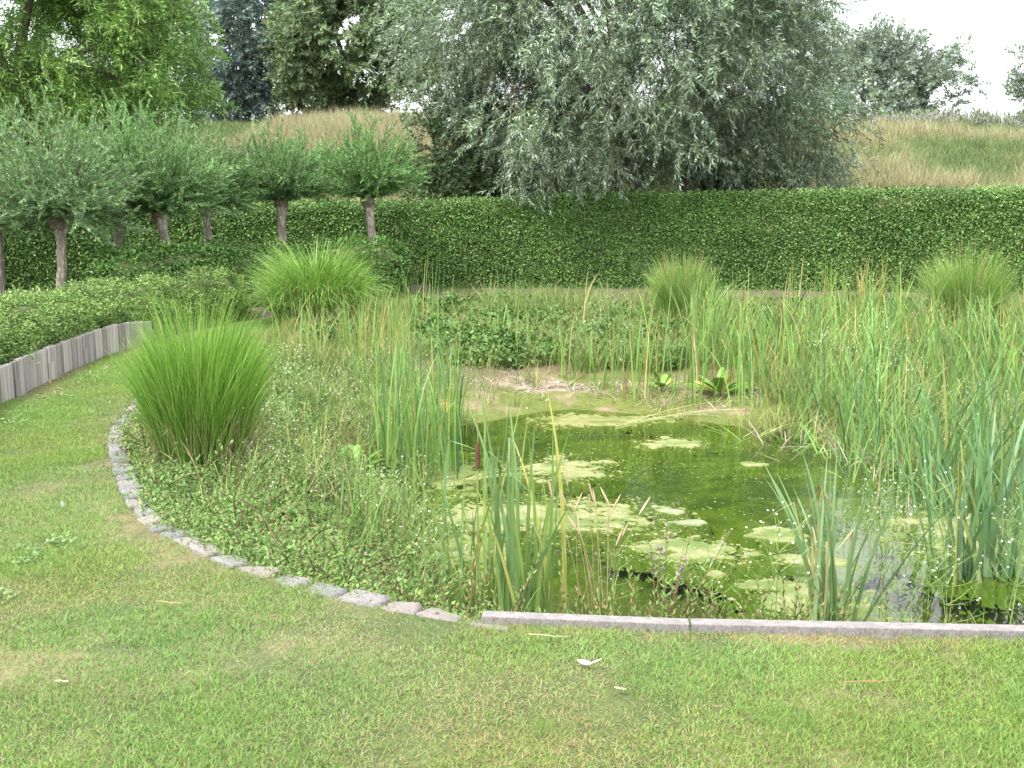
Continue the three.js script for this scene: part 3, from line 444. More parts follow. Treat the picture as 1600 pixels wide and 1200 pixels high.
// ---------------------------------------------------------------- long grass on the hill
{
  const tuft = (seed, n, cols, h, w, flop, seedHead) => { const gb = new GB(), r = rand(seed); for (let k = 0; k < n; k++) { const c = mulc(cols[Math.floor(r() * cols.length)], 0.8 + 0.4 * r()), a = r() * 6.28, rr = 0.16 * Math.sqrt(r()); blade(gb, Math.cos(a) * rr, -0.03, Math.sin(a) * rr, r() * 6.28, 0.1 + 0.35 * r(), flop * r(), h * (0.6 + 0.6 * r()), w * (0.7 + 0.6 * r()), c, 3, 0, r() * 3); } return gb.geo(); };
  const straw = [[0.403, 0.381, 0.224], [0.37, 0.347, 0.179], [0.47, 0.437, 0.291], [0.269, 0.235, 0.123], [0.224, 0.28, 0.101]], mixd = [[0.275, 0.308, 0.132], [0.209, 0.275, 0.099], [0.374, 0.341, 0.187], [0.165, 0.242, 0.088]], gr = [[0.16, 0.23, 0.08], [0.2, 0.27, 0.1], [0.13, 0.19, 0.07]];
  const geos = [tuft(1, 34, straw, 0.5, 0.013, 1.2), tuft(2, 34, straw, 0.62, 0.012, 0.8), tuft(3, 34, mixd, 0.45, 0.014, 1.3), tuft(4, 30, gr, 0.36, 0.016, 1.2)], lists = geos.map(() => []), r = rand(81);
  for (let k = 0; k < 26000; k++) {
    const z = -21.3 - 20 * Math.pow(r(), 1.25), hw = -z * 0.5 + 2, x = (r() * 2 - 1) * hw; if (x < -2.5 && z > -27 && r() < 0.6) continue; if (x > -1 && x < 5.5 && r() < 0.5) continue;
    const n = fbm(x * 0.32, z * 0.5, 21, 3) + 0.12 * (r() - 0.5), up = sstep(-26, -34, z) * sstep(3, 8, x) * 0.12, q = n - up < 0.41 ? 3 : n - up < 0.52 ? 2 : r() < 0.5 ? 0 : 1, j = 0.85 + 0.3 * r();
    lists[q].push([new THREE.Matrix4().compose(V(x, heightAt(x, z), z), new THREE.Quaternion().setFromEuler(new THREE.Euler(0.25 * (r() - 0.5), r() * 6.28, 0.25 * (r() - 0.5))), V(1, 0.7 + 0.6 * r(), 1)), [j, j, j]]);
  }
  const g = thing('meadow_grass', 'long dry straw coloured meadow grass covering the hill behind the hedge', 'grass'); g.userData.kind = 'stuff';
  lists.forEach((l, k) => scatter('grass_tufts', geos[k], mDry, l, g));
  const th = sprig({ seed: 700, len: 0.7, n: 16, leafL: 0.2, leafW: 0.05, cols: [[0.2, 0.28, 0.15], [0.25, 0.32, 0.19], [0.38, 0.3, 0.34]], spread: 0.9, droop: 0.1 }), tl = [];
  for (let k = 0; k < 420; k++) { const x = 12.6 + 6.4 * r(), z = -36.6 - 2.4 * r(), j = 0.85 + 0.3 * r(); tl.push([aim(V(x, heightAt(x, z) - 0.05, z), V(gauss(r) * 0.15, 1, gauss(r) * 0.15).normalize(), r() * 6.28, 0.8 + 0.35 * r()), [j, j, j]]); }
  tag(scatter('thistle_undergrowth', th, mLeaf, tl, scene), 'grey green thistles with pinkish tops along the right hilltop', 'thistles');
}
// ---------------------------------------------------------------- pond bank: low cover, weeds and rank grass
const onBank = (x, z) => inside(basin, x, z) && !inside(shore, x, z);
{
  const r = rand(91), cover = [[0.149, 0.287, 0.069], [0.103, 0.218, 0.046], [0.207, 0.333, 0.103], [0.172, 0.287, 0.081], [0.23, 0.299, 0.103], [0.138, 0.253, 0.057], [0.161, 0.299, 0.069], [0.23, 0.218, 0.092]], ivy = [[0.06, 0.14, 0.025], [0.09, 0.19, 0.04], [0.13, 0.23, 0.05]];
  const cg = [1, 2, 3].map((s) => tuftLeaves({ seed: s + 400, n: 44, rad: 0.1, leafL: 0.023, leafW: 0.013, cols: cover, up: 0.9 })), ig = [1, 2].map((s) => tuftLeaves({ seed: s + 420, n: 24, rad: 0.12, leafL: 0.06, leafW: 0.045, cols: ivy, up: 0.6 })), cl = [[], [], []], il = [[], []];
  const put = (list, x, z, y, s, tint) => { const j = 0.75 + 0.5 * r(); list[Math.floor(r() * list.length)].push([aim(V(x, heightAt(x, z) + y, z), V(gauss(r) * 0.3, 1, gauss(r) * 0.3).normalize(), r() * 6.28, s), [j * tint[0], j * tint[1], j * tint[2]]]); };
  for (let k = 0; k < 16000; k++) { // creeping cover inside the curved edging, thinning out towards the water
    const x = -3.2 + 3.4 * r(), z = -4.1 - 9.5 * r(); if (!onBank(x, z)) continue; const d = dist(kerbLine, x, z, false), n = fbm(x * 1.6, z * 1.6, 44, 3); if (d < 0.03 || r() > 1.25 - d * 0.55 + (n - 0.5) || (n < 0.36 && r() < 0.7)) continue;
    const hh = 0.03 + 0.22 * Math.max(0, fbm(x * 2.2, z * 2.2, 46, 2) - 0.35) * Math.min(1, d * 3); put(cl, x, z, hh * (0.4 + 0.6 * r()), 0.7 + 0.6 * r(), [lerp(0.85, 1.25, fbm(x * 2, z * 2, 50, 2)), 1, 1]);
  }
  for (let k = 0; k < 8000; k++) { // ivy and nettles on the far bank
    const x = -2.4 + 11 * r(), z = -11.2 - 5.9 * r(); if (!onBank(x, z)) continue; const n = fbm(x * 0.9, z * 1.1, 54, 3), m = Math.exp(-(((x + 0.15) / 0.75) ** 2) - ((z + 13.1) / 0.75) ** 2); if (m < 0.2 && (n < 0.5 || z > -12.4)) continue; put(il, x, z, 0.04 + 0.2 * m * r() + 0.1 * Math.max(0, n - 0.45) * r() * 3, 0.7 + 0.6 * r(), [1, 1, 1]);
  }
  const ag = [1, 2].map((s) => sprig({ seed: s + 440, len: 0.3, n: 34, leafL: 0.024, leafW: 0.014, cols: cover, spread: 1.2, droop: 0.3, curve: 0.7, twig: [0.2, 0.14, 0.08] })), al = [[], []];
  for (let k = 0; k < 1500; k++) { const x = -3.1 + 3.2 * r(), z = -4.2 - 6 * r(); if (!onBank(x, z)) continue; const d = dist(kerbLine, x, z, false); if (d < 0.12 || d > 1.5 || fbm(x * 1.8, z * 1.8, 48, 2) < 0.42) continue; put(al, x, z, 0.01, 0.6 + 0.7 * r(), [1.1, 1.1, 1.05]); }
  for (const l of al) for (const e of l) { const p = V(0, 0, 0).setFromMatrixPosition(e[0]); e[0].copy(aim(p, V(gauss(r) * 0.55, 1, gauss(r) * 0.55).normalize(), r() * 6.28, 0.6 + 0.7 * r())); }
  const gC = thing('ground_cover', 'low creeping green and reddish ground cover on the left pond bank', 'ground cover'); gC.userData.kind = 'stuff'; cl.forEach((l, k) => scatter('leaves', cg[k], mLeaf, l, gC)); al.forEach((l, k) => scatter('arching_stems', ag[k], mLeaf, l, gC));
  const gI = thing('bank_undergrowth', 'dense dark green leafy undergrowth on the far pond bank', 'undergrowth'); gI.userData.kind = 'stuff'; il.forEach((l, k) => scatter('leaves', ig[k], mGloss, l, gI));
  // rank grass and weed stems over the whole bank
  const stalk = (seed, n, cols, h, w) => { const gb = new GB(), q = rand(seed); for (let k = 0; k < n; k++) blade(gb, gauss(q) * 0.05, -0.02, gauss(q) * 0.05, q() * 6.28, 0.05 + 0.4 * q(), 0.2 + 1.1 * q(), h * (0.5 + 0.7 * q()), w * (0.7 + 0.6 * q()), mulc(cols[Math.floor(q() * cols.length)], 0.8 + 0.4 * q()), 4, 0, q() * 3); return gb.geo(); };
  const gc = [[0.184, 0.299, 0.069], [0.138, 0.253, 0.052], [0.276, 0.345, 0.103], [0.38, 0.345, 0.161]], yc = [[0.3, 0.31, 0.1], [0.38, 0.33, 0.16], [0.22, 0.28, 0.07]];
  const sg = [stalk(1, 16, gc, 0.3, 0.007), stalk(2, 14, gc, 0.42, 0.008), stalk(3, 16, yc, 0.28, 0.006)], sl = [[], [], []];
  for (let k = 0; k < 15000; k++) {
    const x = -3.2 + 12.4 * r(), z = -4.1 - 13 * r(); if (!onBank(x, z) || (Math.abs(x) > -z * 0.52 + 0.5)) continue; const dW = dist(shore, x, z), dK = dist(kerbLine, x, z, false), n = fbm(x * 1.1, z * 1.1, 60, 3); if (dK < 0.25 || (x < 2.6 && x > -1.2 && z > -12.2 && z < -9.8 && r() < 0.93) || n < 0.36 || (dK < 1.2 && r() < 0.8)) continue;
    const j = 0.85 + 0.3 * r(); sl[n > 0.52 ? (r() < 0.5 ? 0 : 1) : (r() < 0.6 ? 2 : 0)].push([aim(V(x, heightAt(x, z), z), V(gauss(r) * 0.1, 1, gauss(r) * 0.1).normalize(), r() * 6.28, 0.65 + 0.6 * r()), [j, j, j]]);
  }
  for (let k = 0; k < 1500; k++) { const x = -2.2 + 11 * r(), z = -16.7 - 3.3 * Math.pow(r(), 1.5); if (onBank(x, z) || inside(terracePoly, x, z) || r() < sstep(1.5, 3.5, x) * 0.75) continue; const j = 0.85 + 0.3 * r(); sl[Math.floor(r() * 3)].push([aim(V(x, heightAt(x, z), z), _Y, r() * 6.28, 0.2 + 0.4 * r()), [j, j, j]]); }
  const gS = thing('rank_grass', 'rank uncut grass and weed stems over the pond bank', 'grass'); gS.userData.kind = 'stuff'; sl.forEach((l, k) => scatter('stems', sg[k], mBlade, l, gS));
}
// ---------------------------------------------------------------- maiden grass clumps
function maidenGrass(label, x, z, o) {
  const r = rand(o.seed), y = heightAt(x, z) - 0.02, t = thing('maiden_grass', label, 'ornamental grass', [x, y, z], 'maiden grass clumps round the pond'), gb = new GB(), dead = new GB();
  for (let k = 0; k < o.n; k++) {
    const a = r() * 6.28, q = Math.sqrt(r()), rr = q * o.base, az = a + gauss(r) * 0.8, th = q * o.splay * (0.4 + 0.9 * r()), c = mulc(o.cols[Math.floor(r() * o.cols.length)], 0.82 + 0.36 * r());
    blade(gb, Math.cos(a) * rr, 0, Math.sin(a) * rr, az, th, o.bend * (0.25 + 1.0 * r() * (0.4 + q * 0.6)), o.h * (0.5 + 0.55 * r()) * (1.06 - 0.3 * q * q), o.w * (0.7 + 0.6 * r()), c, 8, 0, r() * 2);
  }
  for (let k = 0; k < o.n * 0.09; k++) { const a = r() * 6.28, rr = Math.sqrt(r()) * o.base * 1.05; blade(dead, Math.cos(a) * rr, 0, Math.sin(a) * rr, a + gauss(r) * 0.6, 0.15 + 0.3 * r(), (r() < 0.2 ? 2.4 : 0.5) * r(), o.h * (0.3 + 0.3 * r()), o.w * 1.1, mulc([0.32, 0.25, 0.14], 0.6 + 0.8 * r()), 5, 0, r()); }
  mesh('blades', gb.geo(), mBlade, t).userData.kind = 'stuff'; mesh('dead_stalks', dead.geo(), mDry, t).userData.kind = 'stuff';
  if (o.plumes) { const pg = new GB(); for (let k = 0; k < o.plumes; k++) { const a = r() * 6.28, q = Math.sqrt(r()), rr = q * o.base; blade(pg, Math.cos(a) * rr, 0, Math.sin(a) * rr, a + gauss(r) * 0.5, q * o.splay * (0.5 + 0.8 * r()), 0.3 * r(), o.h * (0.9 + 0.24 * r()) * (1.04 - 0.2 * q * q), o.w * 0.8, mulc([0.36, 0.3, 0.15], 0.8 + 0.4 * r()), 6, 0, r() * 2); } mesh('seed_stalks', pg.geo(), mDry, t).userData.kind = 'stuff'; }
}
{
  const fresh = [[0.201, 0.403, 0.047], [0.148, 0.329, 0.034], [0.268, 0.451, 0.081], [0.107, 0.256, 0.027], [0.362, 0.5, 0.134]], pale = [[0.202, 0.378, 0.068], [0.258, 0.399, 0.093], [0.147, 0.304, 0.043], [0.322, 0.399, 0.136]];
  maidenGrass('biggest bright green maiden grass fountain, beside the curved stone edging', -2.0, -6.85, { seed: 1, n: 4600, base: 0.26, splay: 0.17, bend: 0.74, h: 1.18, w: 0.0062, cols: fresh });
  maidenGrass('wide arching maiden grass mound in front of the dark box hedge', -2.62, -14.5, { seed: 2, n: 4600, base: 0.5, splay: 0.36, bend: 2.3, h: 1.3, w: 0.012, cols: [...fresh, [0.3, 0.42, 0.12]] });
  maidenGrass('maiden grass clump with brownish plumed top, middle of the far bank', 2.35, -15.0, { seed: 3, n: 2300, base: 0.27, splay: 0.24, bend: 0.9, h: 1.05, w: 0.009, cols: pale, plumes: 110 });
  maidenGrass('pale maiden grass clump at the right end of the far bank', 6.0, -14.3, { seed: 4, n: 2500, base: 0.33, splay: 0.28, bend: 0.95, h: 1.2, w: 0.009, cols: pale, plumes: 50 });
}
// ---------------------------------------------------------------- reeds and cattails
const reedG = [[0.172, 0.333, 0.081], [0.127, 0.27, 0.063], [0.23, 0.402, 0.115], [0.265, 0.414, 0.098]], reedY = [[0.3, 0.34, 0.08], [0.4, 0.36, 0.12], [0.24, 0.31, 0.06], [0.46, 0.38, 0.17]], reedB = [[0.09, 0.2, 0.09], [0.12, 0.25, 0.13], [0.07, 0.17, 0.065]], reedD = [[0.42, 0.34, 0.18], [0.5, 0.42, 0.26], [0.3, 0.22, 0.12]];
function reedsInto(gb, r, x, z, n, rad, h0, h1, w, mix, kinkP = 0.15, lean = 0.16) { // mix: [[colours, weight], ...]
  for (let k = 0; k < n; k++) {
    const px = x + gauss(r) * rad, pz = z + gauss(r) * rad; let q = r(), cols = mix[0][0]; for (const [c, p] of mix) { if ((q -= p) < 0) { cols = c; break; } }
    const dead = cols === reedD, y = Math.max(heightAt(px, pz), WATER - 0.15) - 0.02, c = mulc(cols[Math.floor(r() * cols.length)], 0.8 + 0.4 * r());
    blade(gb, px, y, pz, r() * 6.28, lean * r() * (dead ? 2.5 : 1), (dead ? 1.3 : 0.9) * r() * r() * 1.6, lerp(h0, h1, r()) * (dead ? 0.6 : 1), w * (0.7 + 0.6 * r()), c, 7, r() < kinkP ? 0.15 + 0.25 * r() : 0, r() * 3);
  }
}
function reedMass(name, label, seed, fn) { const gb = new GB(); fn(gb, rand(seed)); return tag(mesh(name, gb.geo(), mBlade, scene), label, 'reeds', null, 'stuff'); }
reedMass('reed_bed', 'dense green and yellow reeds filling the right side of the pond bank', 5, (gb, r) => {
  for (let k = 0; k < 400; k++) { const x = 2.3 + 5.2 * r(), z = -8.6 - 6 * r(), d = dist(shore, x, z); if (inside(shore, x, z) && d > 0.5) continue; if (x > 1.2 + -z * 0.5) continue; const yel = fbm(x * 0.8, z * 0.8, 70, 2) > 0.55; if (fbm(x * 1.1, z * 1.1, 72, 2) < 0.47 && r() < 0.75) continue; if (x > 5 && x < 7.2 && z < -10.5 && r() < 0.6) continue; reedsInto(gb, r, x, z, 9, 0.14, 0.4, r() < 0.35 ? 1.2 : 0.85, 0.018, yel ? [[reedG, 0.6], [reedY, 0.32], [reedD, 0.08]] : [[reedG, 0.76], [reedB, 0.1], [reedY, 0.08], [reedD, 0.06]], 0.3, 0.36); }
  for (let k = 0; k < 34; k++) { const x = 2.6 + 1.6 * r(), z = -7.2 - 2.3 * r(); reedsInto(gb, r, x, z, 9, 0.1, 0.5, 1.0, 0.012, [[reedG, 0.6], [reedB, 0.2], [reedD, 0.2]], 0.2, 0.3); }
  for (let k = 0; k < 16; k++) reedsInto(gb, r, 4.1 + 1.4 * r(), -15.2 - 1.0 * r(), 6, 0.1, 0.7, 1.0, 0.014, [[reedY, 0.75], [reedG, 0.25]], 0.12, 0.12);
  for (let k = 0; k < 16; k++) reedsInto(gb, r, 5.0 + 1.2 * r(), -12 - 1.4 * r(), 9, 0.12, 0.55, 0.85, 0.014, [[reedY, 0.7], [reedG, 0.3]], 0.3, 0.25);
});
reedMass('shore_reeds', 'thin upright reeds standing in clumps along the far shore', 6, (gb, r) => {
  for (const [x, z, n, h] of [[0.95, -11.3, 9, 1.0], [0.55, -11.9, 6, 0.9], [1.25, -11.0, 9, 1.15], [1.5, -12, 10, 1.2], [1.75, -10.7, 12, 1.1], [2.05, -11.6, 16, 1.25], [2.3, -10.6, 14, 1.15], [2.2, -12.6, 18, 1.2], [2.5, -13.4, 16, 1.1], [-0.1, -13.2, 6, 0.9], [0.2, -12.6, 5, 0.8], [-0.9, -13.4, 7, 1.0], [-1.2, -14.5, 8, 1.1], [-0.3, -15.2, 7, 0.8], [1.0, -14.6, 6, 0.9], [-1.5, -15.4, 6, 1.1], [0.1, -16.2, 6, 0.7]]) reedsInto(gb, r, x, z, n * 1.5, 0.1, h * 0.7, h * 1.05, 0.015, [[reedG, 0.74], [reedY, 0.16], [reedD, 0.1]], 0.15, 0.14);
});
reedMass('bank_reeds', 'yellowing reeds on the left bank below the wide maiden grass mound', 7, (gb, r) => {
  for (let k = 0; k < 30; k++) reedsInto(gb, r, -2.35 + 1.15 * r(), -10.9 - 2.3 * r(), 8, 0.09, 0.55, 0.95, 0.012, [[reedY, 0.45], [reedG, 0.45], [reedD, 0.1]], 0.12, 0.12);
  for (let k = 0; k < 6; k++) reedsInto(gb, r, -1.42 + 0.2 * r(), -6.5 - 0.4 * r(), 7, 0.04, 0.4, 0.65, 0.01, [[reedG, 0.5], [reedY, 0.5]], 0.1, 0.16);
  for (let k = 0; k < 5; k++) reedsInto(gb, r, -1.05 + 0.3 * r(), -5.6 - 0.9 * r(), 3, 0.03, 0.5, 0.8, 0.009, [[reedG, 0.7], [reedY, 0.3]], 0.1, 0.1);
});
reedMass('bank_reeds', 'tall green reeds along the left waterline of the pond', 8, (gb, r) => { for (let k = 0; k < 20; k++) reedsInto(gb, r, -0.98 + 0.5 * r(), -7.7 - 2.0 * r(), 10, 0.07, 0.7, 1.2, 0.015, [[reedG, 0.75], [reedY, 0.15], [reedB, 0.1]], 0.1, 0.12); });
function cattail(label, x, z, o) { // each leaf is a part; spikes of brown seed
  const r = rand(o.seed), y = Math.max(heightAt(x, z), WATER - 0.12) - 0.02, t = thing('cattail', label, 'cattail', [x, y, z], 'cattail clumps in the front of the pond');
  const vs = []; for (let k = 0; k < 10; k++) { const gb = new GB(), pal = o.mix[k % o.mix.length]; blade(gb, 0, 0, 0, 0, 0.03 + 0.12 * r(), 0.12 + o.bend * r(), 1, o.wid ?? 0.023, mulc(pal, 0.9 + 0.2 * r()), 10, k % 5 === 4 ? 0.2 : 0, 0.2 + 1.2 * r()); vs.push(gb.geo()); }
  for (let k = 0; k < o.n; k++) { const m = mesh('leaf', vs[Math.floor(r() * 10)], mBlade, t), L = lerp(o.h[0], o.h[1], r()); m.position.set(gauss(r) * o.rad, 0, gauss(r) * o.rad * 0.6); m.rotation.set(0.1 * gauss(r) * o.fan, r() * 6.28, 0.1 * gauss(r) * o.fan); m.scale.set(L * 0.9, L, L * 0.9); }
  for (const [sx, sz, h] of o.spikes ?? []) {
    const g = new GB(); tube(g, [V(sx, 0, sz), V(sx + 0.01, h * 0.6, sz), V(sx + 0.015, h + 0.16, sz)], [0.006, 0.005, 0.002], 5, [0.2, 0.26, 0.08]); const st = mesh('stalk', g.geo(), mPlain, t);
    const s = new GB(), pts = [], rad = []; for (let k = 0; k <= 8; k++) { const u = k / 8; pts.push(V(sx + 0.012, h + 0.13 * u - 0.06, sz)); rad.push(0.0125 * Math.pow(Math.sin(Math.PI * (0.06 + 0.88 * u)), 0.3)); } tube(s, pts, rad, 10, [0.09, 0.04, 0.018], 0.15, 3); mesh('seed_spike', s.geo(), mPlain, st);
  }
}
cattail('tall cattail clump with one brown seed spike behind the left end of the concrete kerb', 0.02, -5.2, { seed: 1, n: 60, rad: 0.14, h: [0.8, 1.36], bend: 0.4, fan: 1.1, mix: [[0.22, 0.34, 0.09], [0.18, 0.3, 0.11], [0.38, 0.38, 0.1], [0.25, 0.36, 0.1], [0.16, 0.28, 0.1]], spikes: [[-0.2, 0.05, 1.0]] });
cattail('blue green cattail fan behind the middle of the concrete kerb', 1.6, -5.15, { seed: 2, n: 44, wid: 0.026, rad: 0.07, h: [0.65, 1.08], bend: 0.5, fan: 1.6, mix: [[0.2, 0.33, 0.14], [0.16, 0.28, 0.12], [0.24, 0.36, 0.18], [0.19, 0.31, 0.12], [0.4, 0.34, 0.14]] });
cattail('thick blue green cattail clump cut by the right edge of the picture', 2.66, -5.9, { seed: 3, n: 64, rad: 0.14, h: [0.8, 1.3], bend: 0.95, fan: 1.3, wid: 0.03, mix: [[0.18, 0.32, 0.16], [0.15, 0.28, 0.12], [0.22, 0.35, 0.19], [0.16, 0.29, 0.11], [0.26, 0.34, 0.12]] });
cattail('cattail clump at the right waterline behind the nearest right hand cattails', 3.0, -7.1, { seed: 4, n: 50, rad: 0.15, h: [0.8, 1.25], bend: 0.9, fan: 1.2, mix: [[0.11, 0.26, 0.08], [0.09, 0.21, 0.07], [0.14, 0.28, 0.1], [0.26, 0.32, 0.09]] });
cattail('narrow cattail clump growing in the water left of the right hand clumps', 2.42, -5.75, { seed: 5, n: 14, rad: 0.06, h: [0.6, 0.95], bend: 0.7, fan: 1.6, mix: [[0.12, 0.27, 0.07], [0.16, 0.3, 0.09], [0.3, 0.34, 0.1]] });

// ---------------------------------------------------------------- algae on the pond
function algae(label, cx, cz, rx, rz, turn, seed, o = {}) { // a ragged floating film: where the mat thins out it dips under the water
  const gb = new GB(), st = 0.016, ct = Math.cos(turn), sn = Math.sin(turn), cols = o.cols ?? [[0.15, 0.17, 0.055], [0.205, 0.21, 0.095], [0.09, 0.13, 0.026]], N = Math.ceil(rx * 1.75 / st), M = Math.ceil(rz * 1.75 / st), id = new Map(), solid = o.solid ?? 0.5;
  const field = (i, j) => { const u = i * st / rx, v = j * st / rz, x = cx + i * st * ct - j * st * sn, z = cz + i * st * sn + j * st * ct; return [x, z, 0.78 - Math.hypot(u, v) + 1.25 * (fbm(x * 2.6 / Math.max(0.35, rx), z * 3.4 / Math.max(0.35, rx), seed, 4) - 0.5) + (1.0 * (fbm(x * 13 + seed, z * 17, seed, 3) - 0.5) + 0.7 * (noise3(x * 45, z * 45, seed) - 0.5)) * (1.2 - solid)]; };
  const vert = (i, j) => { const k = i * 1000 + j; if (!id.has(k)) { const [x, z, m] = field(i, j), n = fbm(x * 22, z * 26, seed, 3), s = fbm(x * 6 + seed, z * 10, 2, 3); id.set(k, gb.v(x, WATER - 0.012 - 0.055 * sstep(-0.02, -0.5, m) + 0.019 * sstep(-0.1, 0.3 - 0.2 * solid, m) + 0.006 * (n - 0.5) * (1.4 - solid), z, mulc(mixc(mixc(mixc(cols[0], cols[1], sstep(0.35, 0.65, n)), cols[2], sstep(0.42, 0.66, s)), [0.07, 0.118, 0.013], sstep(0.26, -0.2, m + 0.35 * (n - 0.5))), 0.88 + 0.24 * hash(i, j, seed)))); } return id.get(k); };
  for (let i = -N; i < N; i++) for (let j = -M; j < M; j++) { const m = field(i + 0.5, j + 0.5)[2]; if (m > -0.5) gb.q(vert(i, j), vert(i, j + 1), vert(i + 1, j + 1), vert(i + 1, j)); }
  return tag(mesh('algae_mat', gb.geo(), mAlgae, scene), label, 'algae', 'algae mats floating on the pond');
}
const mAlgae = std({ vertexColors: true, roughness: 0.8 });
const dim = [[0.1, 0.13, 0.025], [0.15, 0.17, 0.05], [0.06, 0.095, 0.012]];
algae('largest pale algae mat, behind the tall cattail clump with the seed spike', 0.2, -7.02, 0.9, 0.46, 0.05, 3, { solid: 0.26 });
algae('oval pale algae mat beyond the tall cattail clump', 0.42, -8.3, 0.46, 0.42, 0, 9, { solid: 0.22 });
algae('small algae mat near the far shore below the fallen reeds', 1.42, -9.2, 0.32, 0.24, 0, 14, { solid: 0.48 });
algae('thin greyish algae patch, upper of two small ones right of the largest mat', 1.06, -7.15, 0.13, 0.14, 0, 21, { cols: [[0.16, 0.18, 0.1], [0.2, 0.22, 0.13], [0.11, 0.14, 0.06]], solid: 0.32 });
algae('thin greyish algae patch, lower of two small ones right of the largest mat', 1.13, -6.86, 0.13, 0.1, 0, 23, { cols: [[0.16, 0.18, 0.1], [0.2, 0.22, 0.13], [0.11, 0.14, 0.06]], solid: 0.48 });
algae('jagged yellow algae mat in the middle of the open water', 1.12, -6.3, 0.42, 0.3, 0.25, 31, { solid: 0.56 });
algae('rounded yellow algae mat right of the jagged one', 1.66, -6.62, 0.19, 0.22, 0, 37, { solid: 0.95 });
algae('yellow algae scrap left of the jagged mat', 0.8, -6.35, 0.11, 0.13, 0, 39, { solid: 0.64 });
algae('tiny yellow algae scrap in front of the jagged mat', 1.15, -5.88, 0.1, 0.08, 0, 41, { solid: 0.80 });
algae('broad algae mat against the foot of the blue green cattail fan', 1.6, -5.42, 0.36, 0.4, 0, 43, { solid: 0.64 });
algae('narrow algae raft behind the blue green cattail fan', 1.78, -6.12, 0.3, 0.16, 0.1, 47, { solid: 0.64 });
algae('small algae scrap beside the sky reflection', 1.42, -5.72, 0.2, 0.1, 0.1, 51, { solid: 0.48 });
algae('faint olive algae scum along the left waterline', -0.45, -8.1, 0.3, 0.7, 0, 57, { cols: dim, solid: 0.08 });
algae('faint olive algae scum along the far waterline', 0.75, -10.2, 0.9, 0.34, -0.12, 61, { cols: [[0.14, 0.15, 0.04], [0.19, 0.18, 0.07], [0.09, 0.12, 0.02]], solid: 0.19 });
algae('algae scum among the right hand cattails', 2.9, -6.5, 0.5, 0.8, 0, 67, { solid: 0.40 });
algae('pale algae fringe at the left front of the pond', -0.2, -6.3, 0.28, 0.6, 0, 71, { cols: dim, solid: 0.08 });
algae('tiny pale algae scrap far out on the right water', 1.92, -8.45, 0.12, 0.12, 0, 73, { solid: 0.64 });
{ // loose flecks of algae round the mats
  const q = rand(88); 
  const g1 = new GB(), c0 = g1.v(0, 0.004, 0, [1.05, 1.05, 1.05]), ring = []; for (let a = 0; a < 7; a++) ring.push(g1.v(Math.cos(a * 0.9) * (0.6 + 0.5 * q()), -0.2, Math.sin(a * 0.9) * (0.6 + 0.5 * q()), [0.9, 0.9, 0.9])); for (let a = 0; a < 7; a++) g1.f(c0, ring[(a + 1) % 7], ring[a]);
  const L = [], put = (x, z, s, c) => { if (inside(shore, x, z)) L.push([new THREE.Matrix4().compose(V(x, WATER + 0.002, z), new THREE.Quaternion().setFromAxisAngle(_Y, q() * 6.28), V(s, 0.01, s * (0.5 + 0.5 * q()))), mulc(c, 0.8 + 0.4 * q())]); }, yel = [0.2, 0.205, 0.085], olive = [0.13, 0.17, 0.035];
  for (const [x, z, rx, rz, n] of [[0.2, -7.02, 0.8, 0.42, 900], [0.42, -8.3, 0.4, 0.35, 420], [1.42, -9.2, 0.3, 0.2, 160], [1.12, -6.3, 0.42, 0.3, 200], [1.55, -5.45, 0.36, 0.4, 200], [2.9, -6.6, 0.5, 0.7, 300]]) for (let k = 0; k < n; k++) { const a = q() * 6.28, d = 0.5 + 0.5 * Math.abs(gauss(q)); put(x + Math.cos(a) * rx * d, z + Math.sin(a) * rz * d, 0.006 + 0.016 * q() * q(), q() < 0.7 ? yel : olive); }
  for (let k = 0; k < 3200; k++) { const x = -0.7 + 4.4 * q(), z = -6.2 - 4.4 * q(); if (fbm(x * 1.4, z * 2.2, 77, 3) > 0.5) put(x, z, 0.005 + 0.014 * q() * q(), q() < 0.12 ? yel : olive); }
  tag(scatter('algae_flecks', g1.geo(), mAlgae, L, scene), 'loose flecks of algae drifting between the mats', 'algae');
}
